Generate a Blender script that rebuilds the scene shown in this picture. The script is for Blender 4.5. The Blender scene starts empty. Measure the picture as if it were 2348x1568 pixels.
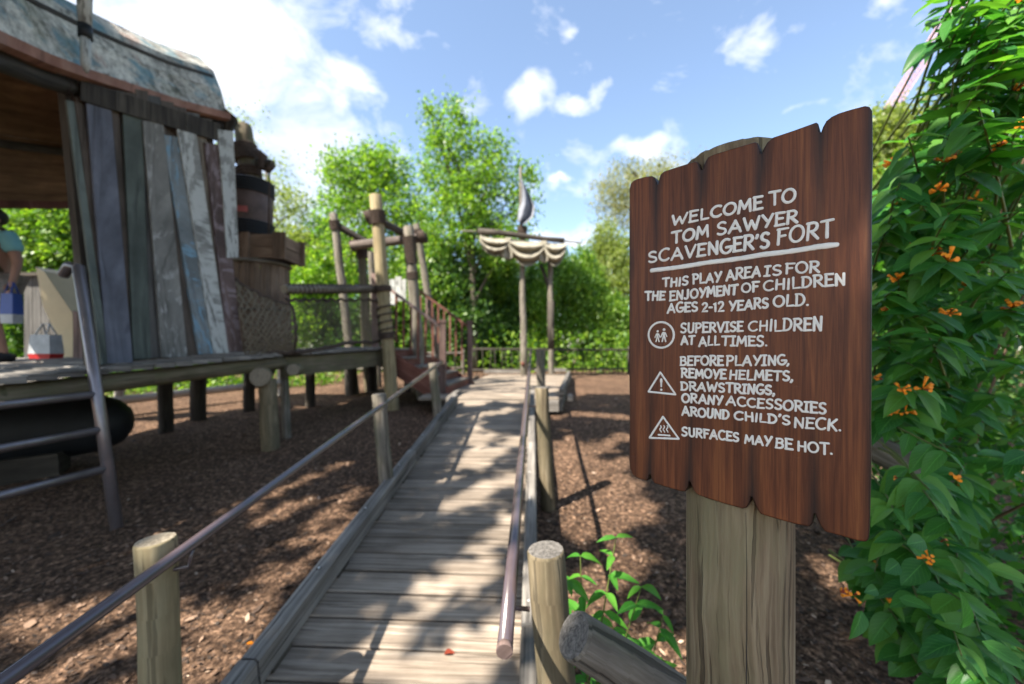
import bpy, bmesh, math, random
import numpy as np
from mathutils import Vector, Matrix, noise as mnoise
V = Vector
random.seed(7); rng = np.random.default_rng(7)
sc = bpy.context.scene
COL = sc.collection
R = math.radians

# ------------------------------------------------------------------ camera
EYE = 1.65; F = 913.0; CX = 1173.5; HV = 797.0
cam = bpy.data.cameras.new('camera'); camo = bpy.data.objects.new('camera', cam); COL.objects.link(camo)
cam.sensor_width = 36; cam.lens = 36*F/2347.0; cam.shift_y = 13/2347.0
cam.clip_start = 0.05; cam.clip_end = 2000
camo.location = (0, 0, EYE); camo.rotation_euler = (R(90), 0, 0)
cam.dof.use_dof = True; cam.dof.focus_distance = 0.61; cam.dof.aperture_fstop = 2.6; cam.dof.aperture_blades = 9
sc.camera = camo

# ------------------------------------------------------------------ sun and sky
SUN = V((-0.52, -0.42, 0.76)).normalized()
sl = bpy.data.lights.new('sun', 'SUN'); sl.energy = 5.0; sl.angle = R(0.53); sl.color = (1.0, 0.93, 0.81)
so = bpy.data.objects.new('sun', sl); COL.objects.link(so)
so.rotation_euler = SUN.to_track_quat('Z', 'Y').to_euler()
EXPOSURE = 1.6
w = bpy.data.worlds.new('World'); sc.world = w; w.use_nodes = True
nt = w.node_tree; nt.nodes.clear()
def N(t, nt_, **kw):
    n = nt_.nodes.new(t)
    for k, v in kw.items(): setattr(n, k, v)
    return n
def L(nt_, a, b): nt_.links.new(a, b)
def mth(nt_, op, a, b=None, c=None, clamp=False):
    n = nt_.nodes.new('ShaderNodeMath'); n.operation = op; n.use_clamp = clamp
    for i, x in enumerate((a, b, c)):
        if x is None: continue
        if isinstance(x, (int, float)): n.inputs[i].default_value = x
        else: nt_.links.new(x, n.inputs[i])
    return n.outputs[0]
def noise(nt_, vec, scale, detail=4, rough=0.55, dist=0.0):
    n = nt_.nodes.new('ShaderNodeTexNoise'); n.inputs['Scale'].default_value = scale
    n.inputs['Detail'].default_value = detail; n.inputs['Roughness'].default_value = rough
    n.inputs['Distortion'].default_value = dist
    if vec is not None: nt_.links.new(vec, n.inputs['Vector'])
    return n.outputs['Fac']
def ramp(nt_, fac, stops):
    n = nt_.nodes.new('ShaderNodeValToRGB'); e = n.color_ramp.elements
    while len(e) < len(stops): e.new(0.5)
    for i, (p, c) in enumerate(stops):
        e[i].position = p; e[i].color = (c[0], c[1], c[2], 1) if not isinstance(c, (int, float)) else (c, c, c, 1)
    nt_.links.new(fac, n.inputs[0]); return n.outputs[0]
def mixc(nt_, fac, a, b, mode='MIX'):
    n = nt_.nodes.new('ShaderNodeMix'); n.data_type = 'RGBA'; n.blend_type = mode
    if isinstance(fac, (int, float)): n.inputs[0].default_value = fac
    else: nt_.links.new(fac, n.inputs[0])
    for i, x in ((6, a), (7, b)):
        if isinstance(x, tuple): n.inputs[i].default_value = (x[0], x[1], x[2], 1)
        else: nt_.links.new(x, n.inputs[i])
    return n.outputs[2]
def vmul(nt_, vec, s, add=None):
    n = nt_.nodes.new('ShaderNodeVectorMath'); n.operation = 'MULTIPLY'; n.inputs[1].default_value = s
    nt_.links.new(vec, n.inputs[0]); o = n.outputs[0]
    if add is not None:
        m = nt_.nodes.new('ShaderNodeVectorMath'); m.operation = 'ADD'; nt_.links.new(o, m.inputs[0])
        if isinstance(add, tuple): m.inputs[1].default_value = add
        else: nt_.links.new(add, m.inputs[1])
        o = m.outputs[0]
    return o
tc = N('ShaderNodeTexCoord', nt); D = tc.outputs['Generated']
sky = N('ShaderNodeTexSky', nt); sky.sky_type = 'NISHITA'; sky.sun_disc = False
sky.sun_elevation = math.asin(SUN.z); sky.sun_rotation = math.atan2(SUN.x, SUN.y)
sky.air_density = 1.0; sky.dust_density = 0.6; sky.ozone_density = 2.0
def dirv(u, v): return V(((u-CX)/F, 1, (HV-v)/F)).normalized()
wn_ = N('ShaderNodeTexNoise', nt); wn_.inputs['Scale'].default_value = 9.0; wn_.inputs['Detail'].default_value = 4; L(nt, D, wn_.inputs['Vector'])
ws_ = N('ShaderNodeVectorMath', nt, operation='SUBTRACT'); L(nt, wn_.outputs['Color'], ws_.inputs[0]); ws_.inputs[1].default_value = (.5, .5, .5)
DW = vmul(nt, ws_.outputs[0], (.16, .16, .10), D)
def cloud_blob(u, v, r, stretch=1.0, up=0.6, amp=1.0):
    """distance mask round one cloud's direction in the sky"""
    c = dirv(u, v)
    sub = N('ShaderNodeVectorMath', nt, operation='SUBTRACT'); L(nt, DW, sub.inputs[0]); sub.inputs[1].default_value = c
    sc_ = N('ShaderNodeVectorMath', nt, operation='MULTIPLY'); L(nt, sub.outputs[0], sc_.inputs[0]); sc_.inputs[1].default_value = (1/stretch, 1/stretch, 1/up)
    ln = N('ShaderNodeVectorMath', nt, operation='LENGTH'); L(nt, sc_.outputs[0], ln.inputs[0])
    return mth(nt, 'SUBTRACT', amp, mth(nt, 'DIVIDE', ln.outputs['Value'], r))
warp = noise(nt, D, 3.0, 5, 0.6)
blobs = [(560, 120, .30, 1.0, .8), (800, 190, .13, .8, 1.0), (690, 330, .22, 1.0, .8), (330, -60, .4, 1.1, .6), (640, 470, .25, 1, .8),
         (1222, 215, .062, 1.0, .8), (1290, 222, .06, 1.7, .35), (1380, 203, .034, 1.1, .8), (1300, 75, .04, .8, 1.0, .72), (1450, 95, .022, 1, .8, .6),
         (1735, 100, .06, 1.3, .8, .78), (1820, 60, .05, 1.5, .4, .7), (1478, 332, .058, 1.3, .55), (1282, 418, .032, 1.3, .5, .9), (1290, 548, .10, 1.7, .22, 1.0),
         (2000, 10, .05, 1.2, .7, .72), (1820, 245, .08, 1.8, .22, .5), (1140, 235, .03, .7, 1.3, .6)]
m = None
for b in blobs:
    x = cloud_blob(b[0], b[1], b[2], b[3], b[4], b[5] if len(b) > 5 else 1.0)
    m = x if m is None else mth(nt, 'MAXIMUM', m, x)
# clouds elsewhere in the sky: scattered fair-weather cumulus
nb = noise(nt, D, 2.3, 2, 0.5)
sepd = N('ShaderNodeSeparateXYZ', nt); L(nt, D, sepd.inputs[0])
away = mth(nt, 'MULTIPLY_ADD', sepd.outputs[1], -2.2, 1.0, clamp=True)
m = mth(nt, 'MAXIMUM', m, mth(nt, 'MULTIPLY', mth(nt, 'MULTIPLY_ADD', nb, 4.0, -2.0), away))
fine = noise(nt, vmul(nt, D, (1, 1, 1.6)), 7.0, 8, 0.62, 0.4)
shape = mth(nt, 'ADD', m, mth(nt, 'MULTIPLY_ADD', fine, 2.6, -1.45))
mask = ramp(nt, shape, [(0.0, 0.0), (0.40, 0.45), (0.85, 1.0)])
mask = mth(nt, 'MULTIPLY', mask, mth(nt, 'GREATER_THAN', sepd.outputs[2], -0.02))
shade = ramp(nt, noise(nt, D, 4.0, 5, 0.6), [(0.34, (4.3, 4.6, 5.3)), (0.56, (6.6, 6.6, 6.7))])
skyc = mixc(nt, mask, mixc(nt, .04, mixc(nt, 1.0, sky.outputs[0], (1.42, 1.36, 1.28), 'MULTIPLY'), (6.0, 7.0, 8.8)), shade)
bg = N('ShaderNodeBackground', nt); bg.inputs[1].default_value = 0.082
L(nt, skyc, bg.inputs[0]); wo = N('ShaderNodeOutputWorld', nt); L(nt, bg.outputs[0], wo.inputs[0])
w.cycles.sampling_method = 'MANUAL'; w.cycles.sample_map_resolution = 512
sc.view_settings.view_transform = 'Standard'; sc.view_settings.look = 'None'; sc.view_settings.gamma = 1
sc.view_settings.exposure = EXPOSURE; sc.view_settings.use_curve_mapping = False
sc.render.engine = 'CYCLES'
cy = sc.cycles; cy.max_bounces = 7; cy.diffuse_bounces = 4; cy.glossy_bounces = 2; cy.transmission_bounces = 3; cy.transparent_max_bounces = 4
cy.use_denoising = True; cy.caustics_reflective = False; cy.caustics_refractive = False

# ------------------------------------------------------------------ materials
def new_mat(name):
    m_ = bpy.data.materials.new(name); m_.use_nodes = True; t = m_.node_tree
    b = t.nodes['Principled BSDF']; return m_, t, b
def bump(t, b, h, strength, dist=0.004):
    n = t.nodes.new('ShaderNodeBump'); n.inputs['Strength'].default_value = strength; n.inputs['Distance'].default_value = dist
    t.links.new(h, n.inputs['Height']); t.links.new(n.outputs[0], b.inputs['Normal'])
def wood(name, dark, mid, light, rough=0.8, grain=(1.6, 42), moss=None, moss_amt=0.0, crack=0.5, paint=None, paint_amt=0.5, bstr=0.6, var=0.35, spec=0.3, warp=.016):
    m_, t, b = new_mat(name)
    uv = t.nodes.new('ShaderNodeUVMap').outputs[0]; tcn = t.nodes.new('ShaderNodeTexCoord'); oc = tcn.outputs['Object']
    oi = t.nodes.new('ShaderNodeObjectInfo')
    comb = t.nodes.new('ShaderNodeCombineXYZ'); t.links.new(mth(t, 'MULTIPLY', oi.outputs['Random'], 37.0), comb.inputs[0]); t.links.new(mth(t, 'MULTIPLY', oi.outputs['Random'], 91.0), comb.inputs[1])
    wv_ = noise(t, vmul(t, uv, (7, 11, 1), comb.outputs[0]), 1.0, 3, .55)
    cw_ = t.nodes.new('ShaderNodeCombineXYZ'); t.links.new(mth(t, 'MULTIPLY_ADD', wv_, warp, -warp*.5), cw_.inputs[1])
    uv = vmul(t, uv, (1, 1, 1), cw_.outputs[0])
    gv = vmul(t, uv, (grain[0], grain[1], 1), comb.outputs[0])
    g1 = noise(t, gv, 1.0, 7, 0.62, 0.5)
    gv2 = vmul(t, uv, (grain[0]*.5, grain[1]*.22, 1), comb.outputs[0]); g2 = noise(t, gv2, 1.0, 4, 0.6, 1.2)
    base = ramp(t, mth(t, 'ADD', mth(t, 'MULTIPLY', g1, 0.6), mth(t, 'MULTIPLY', g2, 0.4)), [(0.34, dark), (0.5, mid), (0.66, light)])
    blot = noise(t, oc, 3.0, 4, 0.6)
    base = mixc(t, 1.0, base, ramp(t, blot, [(0.3, 0.72), (0.7, 1.12)]), 'MULTIPLY')
    if moss:
        mm = ramp(t, noise(t, vmul(t, uv, (1.5, 7, 1), comb.outputs[0]), 1.6, 5, 0.65), [(0.5-moss_amt*.3, 0.0), (0.72-moss_amt*.25, 0.85)])
        base = mixc(t, mm, base, moss)
    ck = ramp(t, noise(t, vmul(t, uv, (grain[0]*.7, grain[1]*.9, 1), comb.outputs[0]), 1.3, 2, 0.45, 0.25), [(0.35, 1.0), (0.40, 0.0)])
    ckm = mth(t, 'MULTIPLY', ck, crack)
    base = mixc(t, ckm, base, tuple(x*.18 for x in dark))
    if paint:
        pm = ramp(t, noise(t, vmul(t, uv, (3.5, 16, 1), comb.outputs[0]), 1.4, 7, 0.72), [(0.52-paint_amt*.25, 1.0), (0.57-paint_amt*.2, 0.0)])
        pm = mth(t, 'SUBTRACT', 1.0, pm)
        base = mixc(t, pm, base, paint)
    base = mixc(t, 1.0, base, ramp(t, oi.outputs['Random'], [(0, 1-var), (1, 1+var*.6)]), 'MULTIPLY')
    t.links.new(base, b.inputs['Base Color']); b.inputs['Roughness'].default_value = rough; b.inputs['Specular IOR Level'].default_value = spec
    bump(t, b, mth(t, 'SUBTRACT', g1, mth(t, 'MULTIPLY', ck, 0.7)), bstr, 0.004)
    return m_
def plain(name, col, rough=0.7, metal=0.0, nscale=8, var=0.25, bstr=0.15, spec=0.4, bscale=60):
    m_, t, b = new_mat(name); oc = t.nodes.new('ShaderNodeTexCoord').outputs['Object']
    c = mixc(t, 1.0, col, ramp(t, noise(t, oc, nscale, 6, 0.65), [(0.25, 1-var), (0.75, 1+var)]), 'MULTIPLY')
    t.links.new(c, b.inputs['Base Color']); b.inputs['Roughness'].default_value = rough; b.inputs['Metallic'].default_value = metal
    b.inputs['Specular IOR Level'].default_value = spec
    bump(t, b, noise(t, oc, bscale, 4, 0.6), bstr, 0.003); return m_
def end_grain(name, dark, light):
    m_, t, b = new_mat(name); uv = t.nodes.new('ShaderNodeUVMap').outputs[0]
    ln = N('ShaderNodeVectorMath', t, operation='LENGTH'); L(t, uv, ln.inputs[0])
    wob = mth(t, 'MULTIPLY_ADD', noise(t, uv, 18, 4, .6), 0.05, ln.outputs['Value'])
    rings = mth(t, 'SINE', mth(t, 'MULTIPLY', wob, 620.0))
    nn = noise(t, uv, 60, 5, .65)
    c = ramp(t, mth(t, 'MULTIPLY_ADD', rings, 0.035, nn), [(0.3, dark), (0.7, light)])
    at = N('ShaderNodeSeparateXYZ', t); L(t, uv, at.inputs[0])
    ang = mth(t, 'ARCTAN2', at.outputs[0], at.outputs[1])
    crk = ramp(t, noise(t, vmul(t, uv, (4, 4, 4)), 9, 2, .4, 3.0), [(0.47, 0.0), (0.5, 1.0), (0.53, 0.0)])
    c = mixc(t, mth(t, 'MULTIPLY', crk, .55), c, tuple(x*.15 for x in dark))
    t.links.new(c, b.inputs['Base Color']); b.inputs['Roughness'].default_value = .9
    bump(t, b, mth(t, 'MULTIPLY_ADD', crk, -1.0, nn), .7, .004); return m_
def leafmat(name, c1, c2, c3, trans=0.45, gloss=0.35, veins=False, under=None):
    m_, t, b = new_mat(name)
    geo = t.nodes.new('ShaderNodeNewGeometry'); oi = t.nodes.new('ShaderNodeObjectInfo')
    rnd = mth(t, 'FRACT', mth(t, 'ADD', geo.outputs['Random Per Island'], oi.outputs['Random']))
    c = ramp(t, rnd, [(0.0, c1), (0.5, c2), (1.0, c3)])
    if veins:
        uv = t.nodes.new('ShaderNodeUVMap').outputs[0]; s = N('ShaderNodeSeparateXYZ', t); L(t, uv, s.inputs[0])
        ax = mth(t, 'ABSOLUTE', mth(t, 'SUBTRACT', s.outputs[1], 0.5))
        mid = mth(t, 'LESS_THAN', ax, 0.02)
        side = mth(t, 'GREATER_THAN', mth(t, 'SINE', mth(t, 'MULTIPLY', mth(t, 'SUBTRACT', s.outputs[0], mth(t, 'MULTIPLY', ax, 0.7)), 46.0)), 0.93)
        vm = mth(t, 'MAXIMUM', mid, mth(t, 'MULTIPLY', side, 0.45))
        c = mixc(t, mth(t, 'MULTIPLY', vm, 0.55), c, tuple(min(1, x*2.0+.03) for x in c2))
        bump(t, b, mth(t, 'SUBTRACT', 1.0, vm), 0.35, 0.002)
    t.links.new(c, b.inputs['Base Color']); b.inputs['Roughness'].default_value = 0.42; b.inputs['Specular IOR Level'].default_value = gloss
    tr = t.nodes.new('ShaderNodeBsdfTranslucent'); tcol = mixc(t, 1.0, c, (1.4, 1.5, .55), 'MULTIPLY'); t.links.new(tcol, tr.inputs[0])
    mx = t.nodes.new('ShaderNodeMixShader'); mx.inputs[0].default_value = trans
    t.links.new(b.outputs[0], mx.inputs[1]); t.links.new(tr.outputs[0], mx.inputs[2])
    t.links.new(mx.outputs[0], t.nodes['Material Output'].inputs['Surface']); return m_

M = {}
M['deck'] = wood('weathered_deck_wood', (.125, .095, .07), (.275, .22, .17), (.44, .37, .30), grain=(1.5, 55), crack=.5, bstr=.8, var=.22)
M['kerb'] = wood('grey_kerb_wood', (.09, .08, .07), (.20, .18, .16), (.34, .31, .275), grain=(1.2, 40), crack=.6, bstr=.8, var=.25)
M['log'] = wood('peeled_log', (.13, .095, .05), (.29, .225, .125), (.42, .345, .215), grain=(1.2, 26), moss=(.25, .21, .12), moss_amt=.3, crack=.45, var=.2)
M['signpost'] = wood('sign_post_wood', (.105, .072, .042), (.21, .155, .095), (.32, .26, .165), grain=(3.5, 95), moss=(.20, .185, .10), moss_amt=.12, crack=.5, bstr=1.0, warp=.022, var=.02)
M['greylog'] = wood('grey_bark_log', (.08, .066, .05), (.18, .155, .125), (.33, .295, .245), grain=(2.2, 42), moss=(.10, .10, .055), moss_amt=.1, crack=.6, bstr=1.0, var=.1)
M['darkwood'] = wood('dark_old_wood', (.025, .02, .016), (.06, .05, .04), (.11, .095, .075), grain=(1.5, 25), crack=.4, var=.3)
M['beam'] = wood('mossy_beam', (.07, .055, .038), (.15, .12, .08), (.25, .21, .15), grain=(1.3, 22), moss=(.11, .105, .055), moss_amt=.35, crack=.4, var=.2)
M['red'] = wood('red_stained_wood', (.085, .032, .022), (.17, .065, .045), (.27, .13, .10), grain=(1.6, 30), crack=.2, var=.2)
M['gunwale'] = wood('faded_red_gunwale', (.16, .07, .05), (.30, .15, .11), (.42, .24, .18), grain=(1.2, 20), crack=.3, var=.05)
M['palelog'] = wood('sunlit_tone_log', (.34, .30, .25), (.50, .45, .39), (.66, .61, .54), grain=(1.2, 20), crack=.3, var=.05)  # pale base colour stands in for sunlight on the low split rails
M['newel'] = wood('dark_brown_newel', (.06, .036, .03), (.12, .075, .064), (.20, .14, .125), grain=(1.6, 30), crack=.2, var=.1)
M['lashlog'] = wood('dark_patchy_log', (.06, .045, .038), (.14, .11, .095), (.36, .29, .26), grain=(1.6, 10), crack=.3, var=.1)
M['brownlog'] = wood('brown_streaked_log', (.10, .075, .045), (.20, .155, .095), (.33, .275, .19), grain=(1.3, 30), moss=(.10, .085, .05), moss_amt=.4, crack=.5, bstr=.9, var=.1)
M['pinkwood'] = wood('faded_pink_wood', (.14, .095, .08), (.25, .17, .15), (.38, .28, .25), grain=(1.6, 30), crack=.3, var=.2)
M['brownstave'] = wood('brown_stave', (.10, .065, .045), (.19, .13, .09), (.29, .21, .155), grain=(1.6, 26), crack=.3, var=.25)
M['log_end'] = end_grain('log_end_grain', (.16, .125, .085), (.42, .36, .27))
M['log_end_grey'] = end_grain('grey_end_grain', (.07, .062, .055), (.22, .20, .18))
M['rail'] = plain('brown_painted_pipe', (.085, .062, .068), .24, .0, 6, .2, .08, 1.0)
M['galv'] = plain('worn_metal_pipe', (.20, .175, .18), .28, .55, 5, .3, .1, .6)
M['bolt'] = plain('pale_bolt', (.62, .62, .62), .4, .3)
M['hole'] = plain('bolt_recess', (.03, .026, .022), .9)
M['rope'] = plain('old_dark_rope', (.075, .055, .045), .95, 0, 30, .4, .6, .2, 150)
M['net'] = plain('net_cord', (.17, .14, .10), .95, 0, 20, .4, .5, .2, 150)
M['black'] = plain('black_rubber', (.012, .014, .017), .6, 0, 6, .3, .2)
M['drum'] = plain('dark_rusty_drum', (.10, .068, .060), .6, 0, 5, .45, .3)
M['sail'] = plain('grimy_canvas', (.29, .265, .21), .95, 0, 5, .3, .3, .1, 40)
M['flag'] = plain('grey_cloth', (.21, .22, .25), .95, 0, 7, .3, .3, .1, 40)
M['cream'] = plain('cream_plastic', (.62, .50, .30), .5, 0, 3, .12, .05)
M['dirt'] = plain('dark_soil', (.04, .03, .022), .95)
M['skin'] = plain('skin', (.36, .20, .14), .55, 0, 9, .06, .05)
M['shirt'] = plain('teal_shirt', (.24, .55, .58), .9, 0, 5, .08, .2)
M['navy'] = plain('navy_print', (.03, .04, .07), .9)
M['redprint'] = plain('red_print', (.35, .10, .09), .9)
M['shorts'] = plain('grey_tan_shorts', (.30, .27, .24), .9, 0, 25, .45, .2)
M['strap'] = plain('olive_strap', (.10, .085, .05), .9)
M['hair'] = plain('dark_hair', (.02, .016, .013), .6)
M['shoe'] = plain('black_shoe', (.02, .02, .022), .6)
M['sole'] = plain('pale_sole', (.6, .6, .58), .6)
M['blue'] = plain('blue_bag', (.03, .07, .28), .5)
M['white'] = plain('white_bag', (.42, .43, .44), .5, 0, 14, .3)
M['redbag'] = plain('red_bag', (.45, .02, .02), .5)
M['crane'] = plain('faded_red_steel', (.80, .42, .38), .6)
M['orange'] = plain('orange_petal', (.88, .28, .015), .5, 0, 30, .4, .05, .3)
M['bud'] = plain('dark_red_bud', (.28, .045, .02), .6)
M['stem'] = plain('green_stem', (.12, .15, .035), .6)
M['twig'] = plain('brown_twig', (.13, .085, .05), .8)
M['bark'] = plain('tree_bark', (.10, .085, .065), .95, 0, 12, .4, .6, .2, 40)
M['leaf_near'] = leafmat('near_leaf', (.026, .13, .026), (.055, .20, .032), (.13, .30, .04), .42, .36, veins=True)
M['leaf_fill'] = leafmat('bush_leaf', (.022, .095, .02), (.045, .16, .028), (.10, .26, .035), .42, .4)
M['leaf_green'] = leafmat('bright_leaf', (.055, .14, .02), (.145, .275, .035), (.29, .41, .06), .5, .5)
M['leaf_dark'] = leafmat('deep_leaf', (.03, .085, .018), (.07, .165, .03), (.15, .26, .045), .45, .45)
M['leaf_pale'] = leafmat('pale_leaf', (.13, .19, .05), (.22, .27, .07), (.30, .34, .12), .5, .3)
M['leaf_olive'] = leafmat('olive_leaf', (.17, .18, .08), (.26, .26, .12), (.34, .33, .17), .5, .3)
M['leaf_oak'] = leafmat('shade_leaf', (.03, .08, .02), (.05, .12, .03), (.07, .15, .03), .3, .3)
M['sapling'] = leafmat('young_leaf', (.045, .20, .025), (.08, .28, .03), (.13, .36, .04), .5, .4, veins=True)
def mulch(name):
    m_, t, b = new_mat(name); oc = t.nodes.new('ShaderNodeTexCoord').outputs['Object']
    a = noise(t, oc, 26, 8, .72, .3); vo = t.nodes.new('ShaderNodeTexVoronoi'); vo.inputs['Scale'].default_value = 55
    L(t, vmul(t, oc, (1, .7, 1), (0, 0, 0)), vo.inputs['Vector'])
    c = ramp(t, a, [(0.32, (.026, .015, .010)), (0.48, (.095, .057, .037)), (0.60, (.24, .145, .092)), (.72, (.50, .32, .20))])
    sp = N('ShaderNodeSeparateColor', t); L(t, vo.outputs['Color'], sp.inputs[0])
    c = mixc(t, 1.0, c, ramp(t, sp.outputs[0], [(0, .6), (.7, 1.1), (1, 1.9)]), 'MULTIPLY')
    c = mixc(t, 1.0, c, ramp(t, noise(t, oc, 1.1, 4, .6), [(.3, .75), (.7, 1.2)]), 'MULTIPLY')
    L(t, c, b.inputs['Base Color']); b.inputs['Roughness'].default_value = .95; b.inputs['Specular IOR Level'].default_value = .15
    bump(t, b, mth(t, 'ADD', a, mth(t, 'MULTIPLY', sp.outputs[1], .5)), 1.0, .03); return m_
M['mulch'] = mulch('bark_mulch')
def chipmat(name):
    m_, t, b = new_mat(name); g = t.nodes.new('ShaderNodeNewGeometry').outputs['Random Per Island']
    c = ramp(t, g, [(0, (.025, .018, .013)), (.5, (.085, .05, .033)), (.85, (.18, .108, .068)), (.96, (.33, .21, .14)), (1, (.55, .41, .30))])
    L(t, c, b.inputs['Base Color']); b.inputs['Roughness'].default_value = .85; return m_
M['chip'] = chipmat('bark_chip')
def hullmat(name):
    m_, t, b = new_mat(name); oc = t.nodes.new('ShaderNodeTexCoord').outputs['Object']
    a = noise(t, vmul(t, oc, (1, .7, 1.3)), 2.2, 6, .7); f = noise(t, oc, 14, 8, .75); k = noise(t, vmul(t, oc, (1, .6, 1)), 3.4, 5, .65)
    c = ramp(t, mth(t, 'ADD', mth(t, 'MULTIPLY', a, .45), mth(t, 'MULTIPLY', f, .55)), [(.38, (.06, .058, .05)), (.45, (.24, .235, .215)), (.52, (.50, .49, .45)), (.60, (.76, .74, .68))])
    c = mixc(t, ramp(t, k, [(.50, 0), (.60, .8)]), c, (.10, .25, .33))
    c = mixc(t, ramp(t, noise(t, oc, 1.7, 6, .7), [(.56, 0), (.63, .6)]), c, (.36, .20, .16))
    c = mixc(t, ramp(t, noise(t, vmul(t, oc, (1, 1, 1), (5, 2, 1)), 2.0, 6, .7), [(.55, 0), (.68, .5)]), c, (.10, .12, .06))
    L(t, c, b.inputs['Base Color']); b.inputs['Roughness'].default_value = .8; bump(t, b, f, .8, .01); return m_
M['hull'] = hullmat('peeling_hull_paint')
M['hull_in'] = wood('bare_hull_boards', (.09, .05, .028), (.19, .11, .06), (.30, .18, .095), grain=(1.2, 18), crack=.3, var=.3)
wallc = {'teal': (.125, .145, .13), 'blue': (.135, .142, .175), 'green': (.085, .10, .088), 'grey': (.20, .195, .18), 'brown': (.12, .095, .078), 'lblue': (.20, .225, .235),
         'white': (.25, .25, .235), 'tan': (.20, .165, .13), 'redb': (.145, .10, .092), 'dgrey': (.11, .105, .10)}
for k, c in wallc.items():
    dk = tuple(x*.55 for x in c); lt = tuple(min(1, x*1.45) for x in c)
    pa = {'white': ((.48, .49, .47), .30), 'lblue': ((.19, .32, .42), .0), 'grey': ((.34, .335, .32), -.1), 'redb': ((.24, .19, .20), .0)}.get(k)
    M['w_'+k] = wood('painted_plank_'+k, dk, c, lt, grain=(1.2, 26), crack=.35, paint=pa[0] if pa else None, paint_amt=pa[1] if pa else .5, var=.05)

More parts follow.
